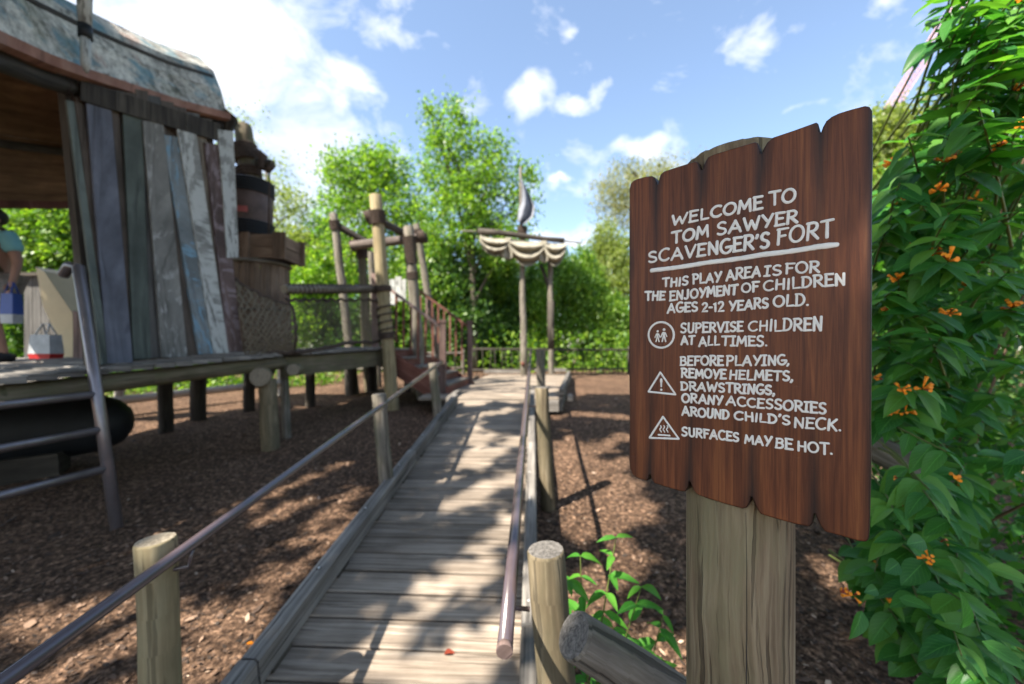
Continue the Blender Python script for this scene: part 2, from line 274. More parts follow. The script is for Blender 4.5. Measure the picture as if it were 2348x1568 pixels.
# ------------------------------------------------------------------ geometry helpers
def P(u, v, Y): return V(((u-CX)/F*Y, Y, EYE+(HV-v)/F*Y))
def tag(o, label=None, cat=None, group=None, kind=None):
    if label: o['label'] = label
    if cat: o['category'] = cat
    if group: o['group'] = group
    if kind: o['kind'] = kind
    return o
def thing(name, label, cat, loc=(0, 0, 0), group=None):
    o = bpy.data.objects.new(name, None); COL.objects.link(o); o.empty_display_size = .1; o.location = loc
    return tag(o, label, cat, group)
class MB:
    def __init__(s): s.v = []; s.f = []; s.uv = []; s.mi = []; s.sm = []
    def face(s, idx, uvs, mi=0, sm=False):
        s.f.append(idx); s.uv.append(uvs); s.mi.append(mi); s.sm.append(sm)
    def prism(s, prof, a, b, xa, ya, prof2=None, mi=0, cap=1, uo=None):
        """sweep the 2-D profile from a to b; xa, ya are its axes"""
        a = V(a); b = V(b); prof2 = prof2 or prof; n = len(prof); i0 = len(s.v)
        for p in prof: s.v.append(a+xa*p[0]+ya*p[1])
        for p in prof2: s.v.append(b+xa*p[0]+ya*p[1])
        ln = (b-a).length; per = [0]
        for i in range(n): q = prof[(i+1) % n]; per.append(per[-1]+math.hypot(q[0]-prof[i][0], q[1]-prof[i][1]))
        ou, ov = uo or (random.random()*9, random.random()*9)
        for i in range(n):
            j = (i+1) % n
            s.face((i0+i, i0+j, i0+n+j, i0+n+i), ((ou, ov+per[i]), (ou, ov+per[i+1]), (ou+ln, ov+per[i+1]), (ou+ln, ov+per[i])), mi)
        s.face(tuple(i0+n-1-i for i in range(n)), tuple(prof[n-1-i] for i in range(n)), cap if cap is not None else mi)
        s.face(tuple(i0+n+i for i in range(n)), tuple(prof2), cap if cap is not None else mi)
        return s
    def bar(s, a, b, wx, wy, up=V((0, 0, 1)), ch=0.0, mi=0, cap=None):
        """a plank or beam of wx by wy from a to b, 'up' gives the wy side; ch chamfers the upper edges"""
        a = V(a); b = V(b); d = (b-a).normalized(); xa = d.cross(up).normalized(); ya = xa.cross(d).normalized()
        x, y = wx/2, wy/2
        prof = [(-x, -y), (x, -y), (x, y-ch), (x-ch, y), (-x+ch, y), (-x, y-ch)] if ch else [(-x, -y), (x, -y), (x, y), (-x, y)]
        return s.prism(prof, a, b, xa, ya, mi=mi, cap=mi if cap is None else cap)
    def tube(s, pts, rad, n=10, caps=True, mi=0, cap=1, sm=True, jit=0.0, flat=None, seed=None, closed=False):
        pts = [V(p) for p in pts]; m_ = len(pts)
        if not hasattr(rad, '__len__'): rad = [rad]*m_
        rr = random.Random(seed if seed is not None else random.random())
        ou, ov = rr.random()*9, rr.random()*9; i0 = len(s.v); L_ = 0; prev = None; lens = []
        ph = rr.random()*6
        for i, p in enumerate(pts):
            d = (pts[min(i+1, m_-1)]-pts[max(i-1, 0)])
            if d.length < 1e-9: d = V((0, 0, 1))
            d.normalize()
            if prev is None:
                xa = d.orthogonal().normalized() if flat is None else (flat - d*flat.dot(d)).normalized()
            else: xa = (prev-d*prev.dot(d)).normalized()
            prev = xa; ya = d.cross(xa)
            if i: L_ += (p-pts[i-1]).length
            lens.append(L_)
            for k in range(n):
                a = 2*math.pi*k/n; r = rad[i]*(1+(jit*math.sin(3*a+ph+L_*3)+jit*(rr.random()-.5) if jit else 0))
                s.v.append(p+xa*(math.cos(a)*r)+ya*(math.sin(a)*r))
        for i in range(m_-1):
            c = 2*math.pi*rad[i]
            for k in range(n):
                j = (k+1) % n; A = i0+i*n
                s.face((A+k, A+j, A+n+j, A+n+k), ((ou+lens[i], ov+c*k/n), (ou+lens[i], ov+c*(k+1)/n), (ou+lens[i+1], ov+c*(k+1)/n), (ou+lens[i+1], ov+c*k/n)), mi, sm)
        if caps:
            for e, sg in ((0, -1), (m_-1, 1)):
                A = i0+e*n; r = rad[e]
                idx = [A+k for k in range(n)]; uvs = [(math.cos(2*math.pi*k/n)*r, math.sin(2*math.pi*k/n)*r) for k in range(n)]
                if sg < 0: idx.reverse(); uvs.reverse()
                s.face(tuple(idx), tuple(uvs), cap if cap is not None else mi)
        return s
    def ball(s, c, r, n=8, mi=0, sc_=(1, 1, 1)):
        c = V(c); i0 = len(s.v); m_ = n//2
        for i in range(m_+1):
            th = math.pi*i/m_
            for k in range(n):
                a = 2*math.pi*k/n; s.v.append(c+V((math.sin(th)*math.cos(a)*r*sc_[0], math.sin(th)*math.sin(a)*r*sc_[1], math.cos(th)*r*sc_[2])))
        for i in range(m_):
            for k in range(n):
                j = (k+1) % n; s.face((i0+i*n+k, i0+(i+1)*n+k, i0+(i+1)*n+j, i0+i*n+j), ((0, 0),)*4, mi, True)
        return s
    def grid(s, rows, mi=0, sm=True):
        """rows: list of lists of points"""
        i0 = len(s.v); m_ = len(rows); n = len(rows[0])
        for r_ in rows: s.v.extend(V(p) for p in r_)
        for i in range(m_-1):
            for k in range(n-1):
                A = i0+i*n+k; s.face((A, A+1, A+n+1, A+n), ((k*.1, i*.1), (k*.1+.1, i*.1), (k*.1+.1, i*.1+.1), (k*.1, i*.1+.1)), mi, sm)
        return s
    def poly(s, outline, dvec, mi=0):
        """closed outline extruded by dvec"""
        i0 = len(s.v); n = len(outline); outline = [V(p) for p in outline]
        s.v.extend(outline); s.v.extend(p+dvec for p in outline)
        per = 0; ax = (outline[1]-outline[0]).normalized()
        uv = lambda p: ((p-outline[0]).z, (p-outline[0]).xy.length)
        s.face(tuple(i0+i for i in range(n)), tuple(uv(p) for p in outline), mi)
        s.face(tuple(i0+2*n-1-i for i in range(n)), tuple(uv(outline[n-1-i]) for i in range(n)), mi)
        for i in range(n):
            j = (i+1) % n; l = (outline[j]-outline[i]).length; d = dvec.length
            s.face((i0+j, i0+i, i0+n+i, i0+n+j), ((per+l, 0), (per, 0), (per, d), (per+l, d)), mi); per += l
        return s
    def mesh(s, name, mats):
        me = bpy.data.meshes.new(name); me.from_pydata(s.v, [], s.f)
        uvl = me.uv_layers.new(name='UVMap'); flat_ = [c for u in s.uv for p in u for c in p]
        uvl.data.foreach_set('uv', flat_)
        me.polygons.foreach_set('material_index', s.mi); me.polygons.foreach_set('use_smooth', s.sm)
        for m_ in (mats if isinstance(mats, (list, tuple)) else [mats]): me.materials.append(M[m_] if isinstance(m_, str) else m_)
        me.update(); return me
    def build(s, name, mats, parent=None, **tg):
        o = bpy.data.objects.new(name, s.mesh(name, mats)); COL.objects.link(o)
        if parent is not None:
            o.parent = parent; o.matrix_parent_inverse = Matrix.Translation(-parent.location) if parent.type == 'EMPTY' else Matrix()
        return tag(o, **tg)
def lerp(a, b, t): return a+(b-a)*t
def wav(p, s=1.0): return mnoise.noise(V(p)*s)
def logpts(a, b, n=7, wob=.012, r0=.06, r1=.06):
    a = V(a); b = V(b); out = []; rad = []
    for i in range(n):
        t = i/(n-1); p = a.lerp(b, t); q = V((wav(p*1.7, 1.3), wav(p+V((9, 3, 1)), 1.5), 0))*wob
        out.append(p+q); rad.append(lerp(r0, r1, t)*(1+.06*wav(p*3+V((2, 5, 8)), 2)))
    return out, rad
def roundlog(mb, a, b, r0, r1=None, n=14, k=7, wob=.012, jit=.02, cham=True, cap=1):
    """a weathered round log with softened ends"""
    r1 = r0 if r1 is None else r1; pts, rad = logpts(a, b, k, wob, r0, r1)
    if cham:
        d = (pts[0]-pts[1]).normalized(); pts.insert(0, pts[0].copy()); rad.insert(0, rad[0]*.93); pts[1] = pts[1]-d*min(.012, r0*.15)
        d = (pts[-1]-pts[-2]).normalized(); pts.append(pts[-1].copy()); rad.append(rad[-1]*.93); pts[-2] = pts[-2]-d*min(.012, r1*.15)
    return mb.tube(pts, rad, n, jit=jit, cap=cap)
def helix(a, b, r, turns, n=10):
    a = V(a); b = V(b); d = (b-a).normalized(); x = d.orthogonal().normalized(); y = d.cross(x); k = int(turns*n)
    return [a.lerp(b, i/k)+(x*math.cos(2*math.pi*i/n)+y*math.sin(2*math.pi*i/n))*r for i in range(k+1)]

# foliage: many leaf-sized faces in one mesh
def leaves_mesh(name, c, size, mat, updir=None, droop=.25, width=.5, r=None):
    r = r or rng; n = len(c); d = r.normal(size=(n, 3)); d[:, 2] -= droop
    if updir is not None: d += updir
    d /= np.linalg.norm(d, axis=1)[:, None]
    q = r.normal(size=(n, 3)); q[:, 2] += 1.2
    s_ = np.cross(d, q); s_ /= np.linalg.norm(s_, axis=1)[:, None]+1e-9; nn = np.cross(s_, d)
    l = (size*(.65+.7*r.random(n)))[:, None]; w_ = l*width*.5
    v = np.empty((n, 4, 3)); v[:, 0] = c; v[:, 1] = c+d*l*.45+s_*w_+nn*l*.06; v[:, 2] = c+d*l-nn*l*.08; v[:, 3] = c+d*l*.45-s_*w_+nn*l*.06
    me = bpy.data.meshes.new(name); me.vertices.add(n*4); me.vertices.foreach_set('co', v.ravel())
    me.loops.add(n*4); me.loops.foreach_set('vertex_index', np.arange(n*4)); me.polygons.add(n)
    me.polygons.foreach_set('loop_start', np.arange(n)*4); me.polygons.foreach_set('loop_total', np.full(n, 4))
    me.materials.append(M[mat]); me.update(); return me
def clumps(blobs, n_clump, per, cr, r, shell=.55):
    """leaf positions in tufts spread through ellipsoids; blobs = (x, y, z, rx, ry, rz, weight)"""
    B = np.array(blobs, float); wts = B[:, 6]/B[:, 6].sum(); k = r.choice(len(B), n_clump, p=wts)
    d = r.normal(size=(n_clump, 3)); d /= np.linalg.norm(d, axis=1)[:, None]
    rad = (shell+(1-shell)*r.random(n_clump))[:, None]*(.82+.3*r.random((n_clump, 1)))
    cc = B[k, :3]+d*B[k, 3:6]*rad; csz = cr*(.5+r.random(n_clump))
    pos = np.repeat(cc, per, 0)+r.normal(size=(n_clump*per, 3))*np.repeat(csz, per)[:, None]*np.array([1, 1, .75])
    return pos, cc
def obj(name, me, parent=None, loc=None, rz=0, scale=None, **tg):
    o = bpy.data.objects.new(name, me); COL.objects.link(o)
    if parent is not None: o.parent = parent
    if loc is not None: o.location = loc
    if rz: o.rotation_euler.z = rz
    if scale is not None: o.scale = scale if hasattr(scale, '__len__') else (scale,)*3
    return tag(o, **tg)

# ------------------------------------------------------------------ ground
def gz(x, y):
    a = np.interp(y, [-30, .8, 7, 10, 14, 60], [-.05, -.05, .50, .62, .72, .9])
    return float(a)
def ground_z(x, y): return gz(x, y)+.03*wav((x*.9, y*.9, 3))+.012*wav((x*3, y*3, 9))
def build_ground():
    xs = list(np.concatenate([np.linspace(-120, -14, 12), np.linspace(-13, 9, 111), np.linspace(10, 120, 12)]))
    ys = list(np.concatenate([np.linspace(-120, -4, 12), np.linspace(-3, 18, 106), np.linspace(19, 200, 14)]))
    mb = MB(); rows = [[V((x, y, ground_z(x, y))) for x in xs] for y in ys]
    mb.grid(rows); g = mb.build('ground', 'mulch', kind='structure')
    g['label'] = 'bark mulch ground sloping gently up from the ramp foot'
    return g
build_ground()
def build_chips():
    r = np.random.default_rng(3); n = 60000
    y = r.random(n)**1.7*8.5+.25; x = (r.random(n)*2-1)*(y*1.45+.6)
    # off the ramp
    keep = ~((x > -1.26+.0477*y) & (x < .0+.0477*y) & (y < 7.4)); x = x[keep]; y = y[keep]; n = len(x)
    z = np.array([ground_z(a, b) for a, b in zip(x, y)])+.004+.008*r.random(n)
    l = .006+.014*r.random(n)**2; w_ = l*(.25+.4*r.random(n)); big = r.random(n) < .04; l[big] *= 2.2; w_[big] *= 2.4
    a = r.random(n)*6.28; tilt = (r.random(n)-.5)*.9
    dx = np.stack([np.cos(a), np.sin(a), tilt], 1); dy = np.stack([-np.sin(a), np.cos(a), (r.random(n)-.5)*.9], 1)
    c = np.stack([x, y, z], 1); A = dx*l[:, None]; B = dy*w_[:, None]
    v = np.stack([c-A, c-A*.3-B, c+A*.8-B*.7, c+A, c+A*.2+B, c-A*.7+B*.6], 1).reshape(-1, 3)
    me = bpy.data.meshes.new('mulch_chips'); me.vertices.add(n*6); me.vertices.foreach_set('co', v.ravel()); me.loops.add(n*6)
    me.loops.foreach_set('vertex_index', np.arange(n*6)); me.polygons.add(n); me.polygons.foreach_set('loop_start', np.arange(n)*6); me.polygons.foreach_set('loop_total', np.full(n, 6))
    me.materials.append(M['chip']); me.update()
    obj('mulch_chips', me, kind='stuff', label='loose bark chips and dry leaf bits scattered over the mulch', cat='mulch')
build_chips()

# ------------------------------------------------------------------ boardwalk
KX = .0477; SL = .128; Z0 = EYE-1.73
def RP(x, Y, h=0): return V((x+KX*Y, Y, Z0+SL*Y+h))
walk = thing('boardwalk', 'grey plank ramp rising straight ahead to a wider landing', 'boardwalk', (0, 1, 0)); walk['kind'] = 'structure'
RX = V((1, -KX, 0)).normalized(); RY = V((KX, 1, SL)).normalized(); RZ = RX.cross(RY)
y = -1.6; pw = .167
while y < 6.72:
    o_ = RP(0, y)-RZ*.021; j = random.uniform(-.006, .006); hgt = random.uniform(-.0025, .0025)
    MB().prism([(-pw/2, -.02), (pw/2, -.02), (pw/2, .016), (pw/2-.006, .021), (-pw/2+.006, .021), (-pw/2, .016)], o_+RX*(-1.25+j)+RZ*hgt, o_+RX*(.03+j)+RZ*hgt, RY, RZ, cap=0).build('plank', 'deck', walk)
    y += .181
LZ = .79
def xl(Y): return -1.62 if Y < 7.45 else float(np.interp(Y, [7.45, 9.6, 13], [-1.2, -1.12, -.68]))
def xr(Y): return float(np.interp(Y, [6.7, 7.3, 12.1, 13], [.80, .93, 1.8, 1.9]))
y = 6.90
while y < 12.95:
    MB().bar((xl(y)+random.uniform(-.02, .02), y, LZ-.02), (xr(y)+random.uniform(-.02, .02), y, LZ-.02), .17, .04, ch=.006).build('plank', 'deck', walk)
    y += .18
# joists and rim boards under landing
for a, b in (((-1.15, 6.83, .66), (.80, 6.83, .66)), ((.84, 6.86, .66), (xr(12.9)-.04, 12.9, .66)), ((-.6, 12.95, .66), (1.8, 12.95, .66))):
    MB().bar(a, b, .045, .2).build('rim_board', 'kerb', walk)
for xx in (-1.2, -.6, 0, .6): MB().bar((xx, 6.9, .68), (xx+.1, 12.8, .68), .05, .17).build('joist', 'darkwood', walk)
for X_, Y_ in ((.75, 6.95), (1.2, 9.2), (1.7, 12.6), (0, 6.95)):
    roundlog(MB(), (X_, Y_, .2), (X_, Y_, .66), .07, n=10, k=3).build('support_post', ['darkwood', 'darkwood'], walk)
# side stringers below ramp
for x_ in (-1.2, -.02):
    MB().bar(RP(x_, -1.6, -.14), RP(x_, 6.8, -.14), .045, .19).build('stringer', 'kerb', walk)
# kerbs in lengths butted end to end
def kerb(name, x0a, x0b, ya, yb, h0=.032, hh=.13, wd=.088, mat='kerb', dz=0):
    a = RP(x0a, ya, h0+hh/2+dz); b = RP(x0b, yb, h0+hh/2+dz)
    return MB().bar(a, b, wd, hh, ch=.012).build(name, mat, walk)
lk = [(-1.6, 1.72), (1.735, 4.1), (4.115, 6.45)]
for i, (a, b) in enumerate(lk): kerb('kerb', -1.222, -1.222, a, b, dz=(.006, 0, -.004)[i])
rk = [(-1.6, 1.9), (1.915, 4.3), (4.315, 6.7)]
for i, (a, b) in enumerate(rk): kerb('kerb', lerp(-.02, .02, i/3), lerp(-.02, .02, (i+1)/3), a, b, dz=(0, .005, 0)[i], wd=.082)
yy = -1.2
while yy < 6.6:   # spacer blocks between kerb and deck
    for x_ in (-1.225, -.01): MB().bar(RP(x_, yy-.07, .015), RP(x_, yy+.07, .015), .085, .030).build('kerb_block', 'darkwood', walk)
    yy += .62
def bolt(x_, y_, side):
    c = RP(x_, y_, .163); a = MB().tube([c-V((0, 0, .01)), c+V((0, 0, .0012))], .015, 12, cap=0, sm=False); o = a.build('bolt_recess', 'hole', walk)
    MB().tube([c, c+V((0, 0, .004))], .0075, 8, cap=0).ball(c+V((0, 0, .004)), .0075, 8, sc_=(1, 1, .5)).build('bolt_head', 'bolt', o)
for yb in (1.45, 2.3, 2.95, 3.7, 4.5, 5.4): bolt(-1.225, yb, 0)
for yb in (1.06, 2.05, 3.1, 3.55, 4.6, 5.6): bolt(-.012, yb, 0)
# landing kerbs on the right side
def lk_(a, b, wd=.09, hh=.1): MB().bar(a, b, wd, hh, ch=.01).build('kerb', 'kerb', walk)
lk_((.86, 6.95, LZ+.09), (1.77, 12.4, LZ+.09)); lk_((1.02, 6.98, LZ-.02), (1.05, 7.2, LZ-.02)); lk_((-.9, 12.8, LZ+.09), (.6, 12.8, LZ+.09)); lk_((.75, 12.85, LZ+.14), (1.75, 12.85, LZ+.14))
for yb in (7.1, 9.5, 12): MB().bar((np.interp(yb, [6.95, 12.4], [.86, 1.77]), yb-.08, LZ+.02), (np.interp(yb, [6.95, 12.4], [.86, 1.77]), yb+.08, LZ+.02), .08, .038).build('kerb_block', 'darkwood', walk)
# kerb stub left of landing
MB().bar((-1.0, 7.42, LZ+.045), (-1.03, 6.5, LZ+.02), .09, .08, ch=.01).build('kerb', 'kerb', walk)

# ------------------------------------------------------------------ handrails
def handrail(label, rpts, posts, post_r, brackets, endcap=None):
    t = thing('handrail', label, 'handrail', posts[0][1])
    MB().tube(rpts, .0215, 14, cap=0, mi=0).build('rail', 'rail', t)
    if endcap: MB().tube([endcap[0], endcap[1]], .0222, 14, cap=0).build('end_cap', 'pinkwood', t)
    for (top, bot, m_) in posts:
        mb = MB(); roundlog(mb, bot, top, post_r*1.04, post_r, 20, 9, .006, .012); mb.build('post', [m_, 'log_end' if m_ == 'log' else 'log_end_grey'], t)
    for a, b in brackets:   # cranked steel bracket from post to underside of rail
        a = V(a); b = V(b); mid = V((b.x, b.y, a.z)); mid = a.lerp(mid, .85)
        MB().tube([a, mid, mid.lerp(b, .4), b-V((0, 0, .015))], .0075, 8, cap=0).build('bracket', 'rail', t)
    return t
h = .80
def rl(x, Y, dz=0): return RP(x, Y, h+dz)
lrail = [rl(-1.275, y_) for y_ in (-1.0, 0, 1, 2, 3, 4, 5, 5.62)]+[rl(-1.275, 5.72, -.01), rl(-1.285, 5.76, -.05)]
lposts = []; lbr = []
for (u, vt, Y, ub, m_, dz) in ((357, 1236, 1.46, 372, 'log', 0), (868, 903, 3.47, 884, 'greylog', 0), (992, 832, 5.45, 1003, 'greylog', 0)):
    top = P(u, vt, Y); bot = V(((u+ (ub-u)*1.6-CX)/F*Y, Y, gz(0, Y)-.1)); lposts.append((top, bot, m_))
    r_ = rl(-1.275, Y+.03); lbr.append(((top.x+.04, Y-.01, r_.z-.075), (r_.x+.01, r_.y, r_.z)))
handrail('brown pipe handrail along the left kerb of the ramp, on three round posts', lrail, lposts, .0605, lbr)
rrail = [rl(lerp(-.07, 0, (y_-1)/5.9), y_) for y_ in (1.06, 1.6, 2.2, 3, 4, 5, 6, 6.9)]
rposts = [(P(1250, 1258, 1.27), V((.205, 1.29, -.12)), 'brownlog'), (P(1241, 888, 3.6), V((.335, 3.62, .1)), 'brownlog'), (P(1238, 803, 5.5), V((.43, 5.5, .3)), 'greylog')]
rbr = []
for (t_, b_, m_) in rposts:
    r_ = rl(lerp(-.07, 0, (t_.y-1)/5.9), t_.y+.0); rbr.append(((t_.x-.05, t_.y-.01, r_.z-.06), r_))
e0 = rrail[0]; ed = (rrail[0]-rrail[1]).normalized()
handrail('brown pipe handrail along the right kerb, ending before a leaning post', rrail, rposts, .0600, rbr, endcap=(e0, e0+ed*.018))

# ------------------------------------------------------------------ welcome sign
SL0 = V((.2214, .75, 0)); SE = V((.731, -.682, 0)).normalized(); SN = V((-.682, -.731, 0)).normalized()
def sgn(u, v, lift=0.0):
    a = (u-CX)/F; s_ = (SL0.y*a-SL0.x)/(SE.x-SE.y*a)
    p = SL0+SE*s_; return V((p.x, p.y, EYE+(HV-v)/F*p.y))+SN*lift
def st(p): q = p-SL0; return (q.dot(SE), p.z)
C8 = lambda x, y: (1411.9+x*.4444, 220+y*.4444)
C9 = lambda x, y: (1411.9+x*.2925, 825.2+y*.2925)
out8 = [(70, 480), (78, 450), (92, 437), (112, 428), (150, 418), (185, 413), (200, 420), (209, 440), (213, 456), (218, 455), (222, 432), (230, 405), (248, 390), (330, 363), (410, 338), (422, 342), (431, 362), (437, 380), (447, 380), (455, 355), (462, 335), (475, 316), (500, 304), (610, 270), (715, 239), (732, 243), (740, 270), (744, 297), (751, 297), (762, 272), (780, 240), (810, 215), (920, 178), (1033, 137), (1044, 145), (1050, 184), (1058, 188), (1068, 160), (1085, 130), (1112, 108), (1150, 90), (1215, 70), (1285, 52), (1308, 57), (1321, 78), (1322, 300), (1317, 600), (1318, 900)]
out9 = [(2000, 100), (1996, 500), (1999, 800), (1990, 1200), (1984, 1385), (1974, 1412), (1955, 1423), (1900, 1418), (1770, 1380), (1640, 1345), (1605, 1305), (1575, 1245), (1562, 1208), (1555, 1208), (1550, 1235), (1540, 1280), (1515, 1306), (1400, 1284), (1260, 1245), (1135, 1207), (1108, 1170), (1085, 1120), (1066, 1072), (1056, 1075), (1048, 1120), (1025, 1158), (992, 1164), (860, 1128), (720, 1085), (640, 1055), (608, 1022), (592, 985), (583, 953), (572, 955), (565, 1000), (548, 1028), (520, 1032), (410, 1000), (302, 966), (282, 938), (270, 900), (262, 902), (256, 930), (245, 946), (200, 935), (158, 920), (130, 896), (110, 850), (104, 780), (108, 400), (104, 0)]
outline = [C8(*p) for p in out8]+[C9(*p) for p in out9]
sign = thing('welcome_sign', 'large red-brown notched wooden sign with white hand-painted play area rules', 'sign', (SL0+SE*.17).to_tuple()[:2]+(0,))
def build_board():
    bm = bmesh.new(); TH = .03
    vs = [bm.verts.new(sgn(u, v)) for u, v in outline]
    f = bm.faces.new(vs); f.normal_update()
    if f.normal.dot(SN) < 0: f.normal_flip()
    ex = bmesh.ops.extrude_face_region(bm, geom=[f]); nf = [g for g in ex['geom'] if isinstance(g, bmesh.types.BMFace)][0]
    bmesh.ops.translate(bm, verts=nf.verts, vec=-SN*TH*0)
    # the original becomes back, push it back
    back = [fc for fc in bm.faces if fc is not nf and len(fc.verts) == len(vs)][0]
    bmesh.ops.translate(bm, verts=list(back.verts), vec=-SN*TH)
    bm.normal_update()
    for th, dp in ((.0012, -.0002), (.0016, .0)):
        bmesh.ops.inset_region(bm, faces=[nf], thickness=th, depth=0)
        bmesh.ops.translate(bm, verts=list(nf.verts), vec=SN*(.0013 if th == .0012 else .0004))
    bmesh.ops.recalc_face_normals(bm, faces=bm.faces)
    front = nf
    bmesh.ops.triangulate(bm, faces=[fc for fc in bm.faces if len(fc.verts) > 4])
    me = bpy.data.meshes.new('board'); uvl = bm.loops.layers.uv.new('UVMap')
    for fc in bm.faces:
        d = fc.normal.dot(SN); fc.material_index = 0 if d > .8 else 1
        for lp in fc.loops: lp[uvl].uv = st(lp.vert.co)
    bm.to_mesh(me); bm.free(); return me
def boardmat(name, edge):
    m_, t, b = new_mat(name); uv = t.nodes.new('ShaderNodeUVMap').outputs[0]; s = N('ShaderNodeSeparateXYZ', t); L(t, uv, s.inputs[0])
    su, sv = s.outputs[0], s.outputs[1]
    g = noise(t, vmul(t, uv, (260, 7, 1)), 1.0, 7, .6, .8); g2 = noise(t, vmul(t, uv, (55, 2.2, 1)), 1.0, 5, .6, 1.0); g3 = noise(t, vmul(t, uv, (9, 4, 1)), 1.0, 4, .6)
    mixv = mth(t, 'ADD', mth(t, 'MULTIPLY', g, .45), mth(t, 'MULTIPLY', g2, .55))
    c = ramp(t, mixv, [(.30, (.045, .016, .009)), (.44, (.105, .034, .016)), (.55, (.165, .054, .022)), (.68, (.26, .095, .034))])
    c = mixc(t, 1.0, c, ramp(t, g3, [(.3, .8), (.7, 1.15)]), 'MULTIPLY')
    tops = [st(sgn(*C8(*p))) for p in ((215, 455), (441, 380), (747, 297), (1055, 187))]
    bots = [st(sgn(*C9(*p))) for p in ((266, 900), (577, 955), (1060, 1075), (1558, 1208))]
    sm = None
    wob = mth(t, 'MULTIPLY_ADD', noise(t, vmul(t, uv, (6, 9, 1)), 1.0, 3, .5), .012, -.006)
    for (a, z1), (b_, z0) in zip(tops, bots):
        k = (a-b_)/(z1-z0); x = mth(t, 'SUBTRACT', su, mth(t, 'MULTIPLY_ADD', mth(t, 'SUBTRACT', sv, z0), k, b_))
        x = mth(t, 'ABSOLUTE', mth(t, 'ADD', x, wob))
        # stain is stronger at the ends of each groove
        midz = (z0+z1)/2; e = mth(t, 'DIVIDE', mth(t, 'ABSOLUTE', mth(t, 'SUBTRACT', sv, midz)), (z1-z0)/2)
        wd = mth(t, 'MULTIPLY_ADD', mth(t, 'POWER', e, 2.5), .010, .006)
        q = mth(t, 'MULTIPLY', mth(t, 'SUBTRACT', 1.0, mth(t, 'DIVIDE', x, wd), clamp=True), mth(t, 'MULTIPLY_ADD', mth(t, 'POWER', e, 1.4), .95, .12))
        sm = q if sm is None else mth(t, 'MAXIMUM', sm, q)
    W_ = (st(sgn(1996, 800))[0])
    er = mth(t, 'SUBTRACT', 1.0, mth(t, 'DIVIDE', mth(t, 'SUBTRACT', W_, mth(t, 'ADD', su, mth(t, 'MULTIPLY', wob, .6))), .010), clamp=True)
    el = mth(t, 'MULTIPLY', mth(t, 'SUBTRACT', 1.0, mth(t, 'DIVIDE', mth(t, 'ADD', su, wob), .010), clamp=True), .6)
    sm = mth(t, 'MAXIMUM', sm, mth(t, 'MAXIMUM', mth(t, 'MULTIPLY', er, .9), el))
    c = mixc(t, mth(t, 'MULTIPLY', sm, .92), c, (.020, .013, .012))
    if edge: c = mixc(t, .8, c, (.022, .013, .010))
    L(t, c, b.inputs['Base Color']); b.inputs['Roughness'].default_value = .46; b.inputs['Specular IOR Level'].default_value = .26
    dents = ramp(t, noise(t, vmul(t, uv, (60, 90, 1)), 1.0, 2, .4), [(.70, 0), (.78, 1)])
    bump(t, b, mth(t, 'ADD', mth(t, 'MULTIPLY', g, .8), mth(t, 'ADD', mth(t, 'MULTIPLY', sm, -1.2), mth(t, 'MULTIPLY', dents, -.5))), .35, .0015)
    return m_
me = build_board(); me.materials.append(boardmat('stained_sign_board', False)); me.materials.append(boardmat('burnt_sign_edge', True))
bo = obj('board', me); bo.parent = sign; bo.matrix_parent_inverse = Matrix.Translation(-sign.location)
# sign post, split along a check
pc = V((.398, .706, 0))
mb = MB(); pr = .0835; n = 64; rows = []; zs = np.concatenate([[-.15], np.linspace(.2, 1.975, 36)])
for i, z in enumerate(zs):
    row = []
    for k in range(n+1):
        a = 2*math.pi*k/n; d = V((math.cos(a), math.sin(a), 0))
        r_ = pr*(1+.025*wav((d.x*1.2, d.y*1.2, z*1.1))+.012*wav((d.x*5, d.y*5, z*2)))
        # drying checks: narrow grooves that wander a little
        for (ac, dp, wd, za, zb) in ((-1.93, .014, .020, .2, 1.5), (-2.05, .009, .014, .9, 1.40), (-1.35, .005, .012, .3, 1.6), (-2.5, .005, .012, .3, 1.2), (-1.0, .006, .014, .2, 1.1)):
            aa = ac+.05*wav((z*2.2, ac*7, 0)); dd = (a-aa+math.pi) % (2*math.pi)-math.pi
            if za < z < zb: r_ -= dp*math.exp(-(dd/wd)**2)*.5
        row.append(V((pc.x+.012*(1.5-z)*.15, pc.y, z))+d*r_)
    rows.append(row)
topz = [1.978+.004*wav((k*.9, 2, 2)) for k in range(n+1)]
rows.append([V((p.x, p.y, topz[k % n])) for k, p in enumerate(rows[-1])]); rows.append([V((lerp(p.x, pc.x, .12), lerp(p.y, pc.y, .12), p.z+.006)) for p in rows[-1]])
i0 = 0
for i in range(len(rows)): mb.v.extend(rows[i])
m1 = n+1
for i in range(len(rows)-1):
    for k in range(n):
        A = i*m1+k; z0 = rows[i][k].z; z1 = rows[i+1][k].z; c = 2*math.pi*pr/n
        mb.face((A, A+1, A+m1+1, A+m1), ((z0, c*k), (z0, c*(k+1)), (z1, c*(k+1)), (z1, c*k)), 0, True)
A = (len(rows)-1)*m1; mb.face(tuple(A+k for k in range(n)), tuple((math.cos(6.283*k/n)*pr, math.sin(6.283*k/n)*pr) for k in range(n)), 1)
mb.build('post', ['signpost', 'log_end_grey'], sign)
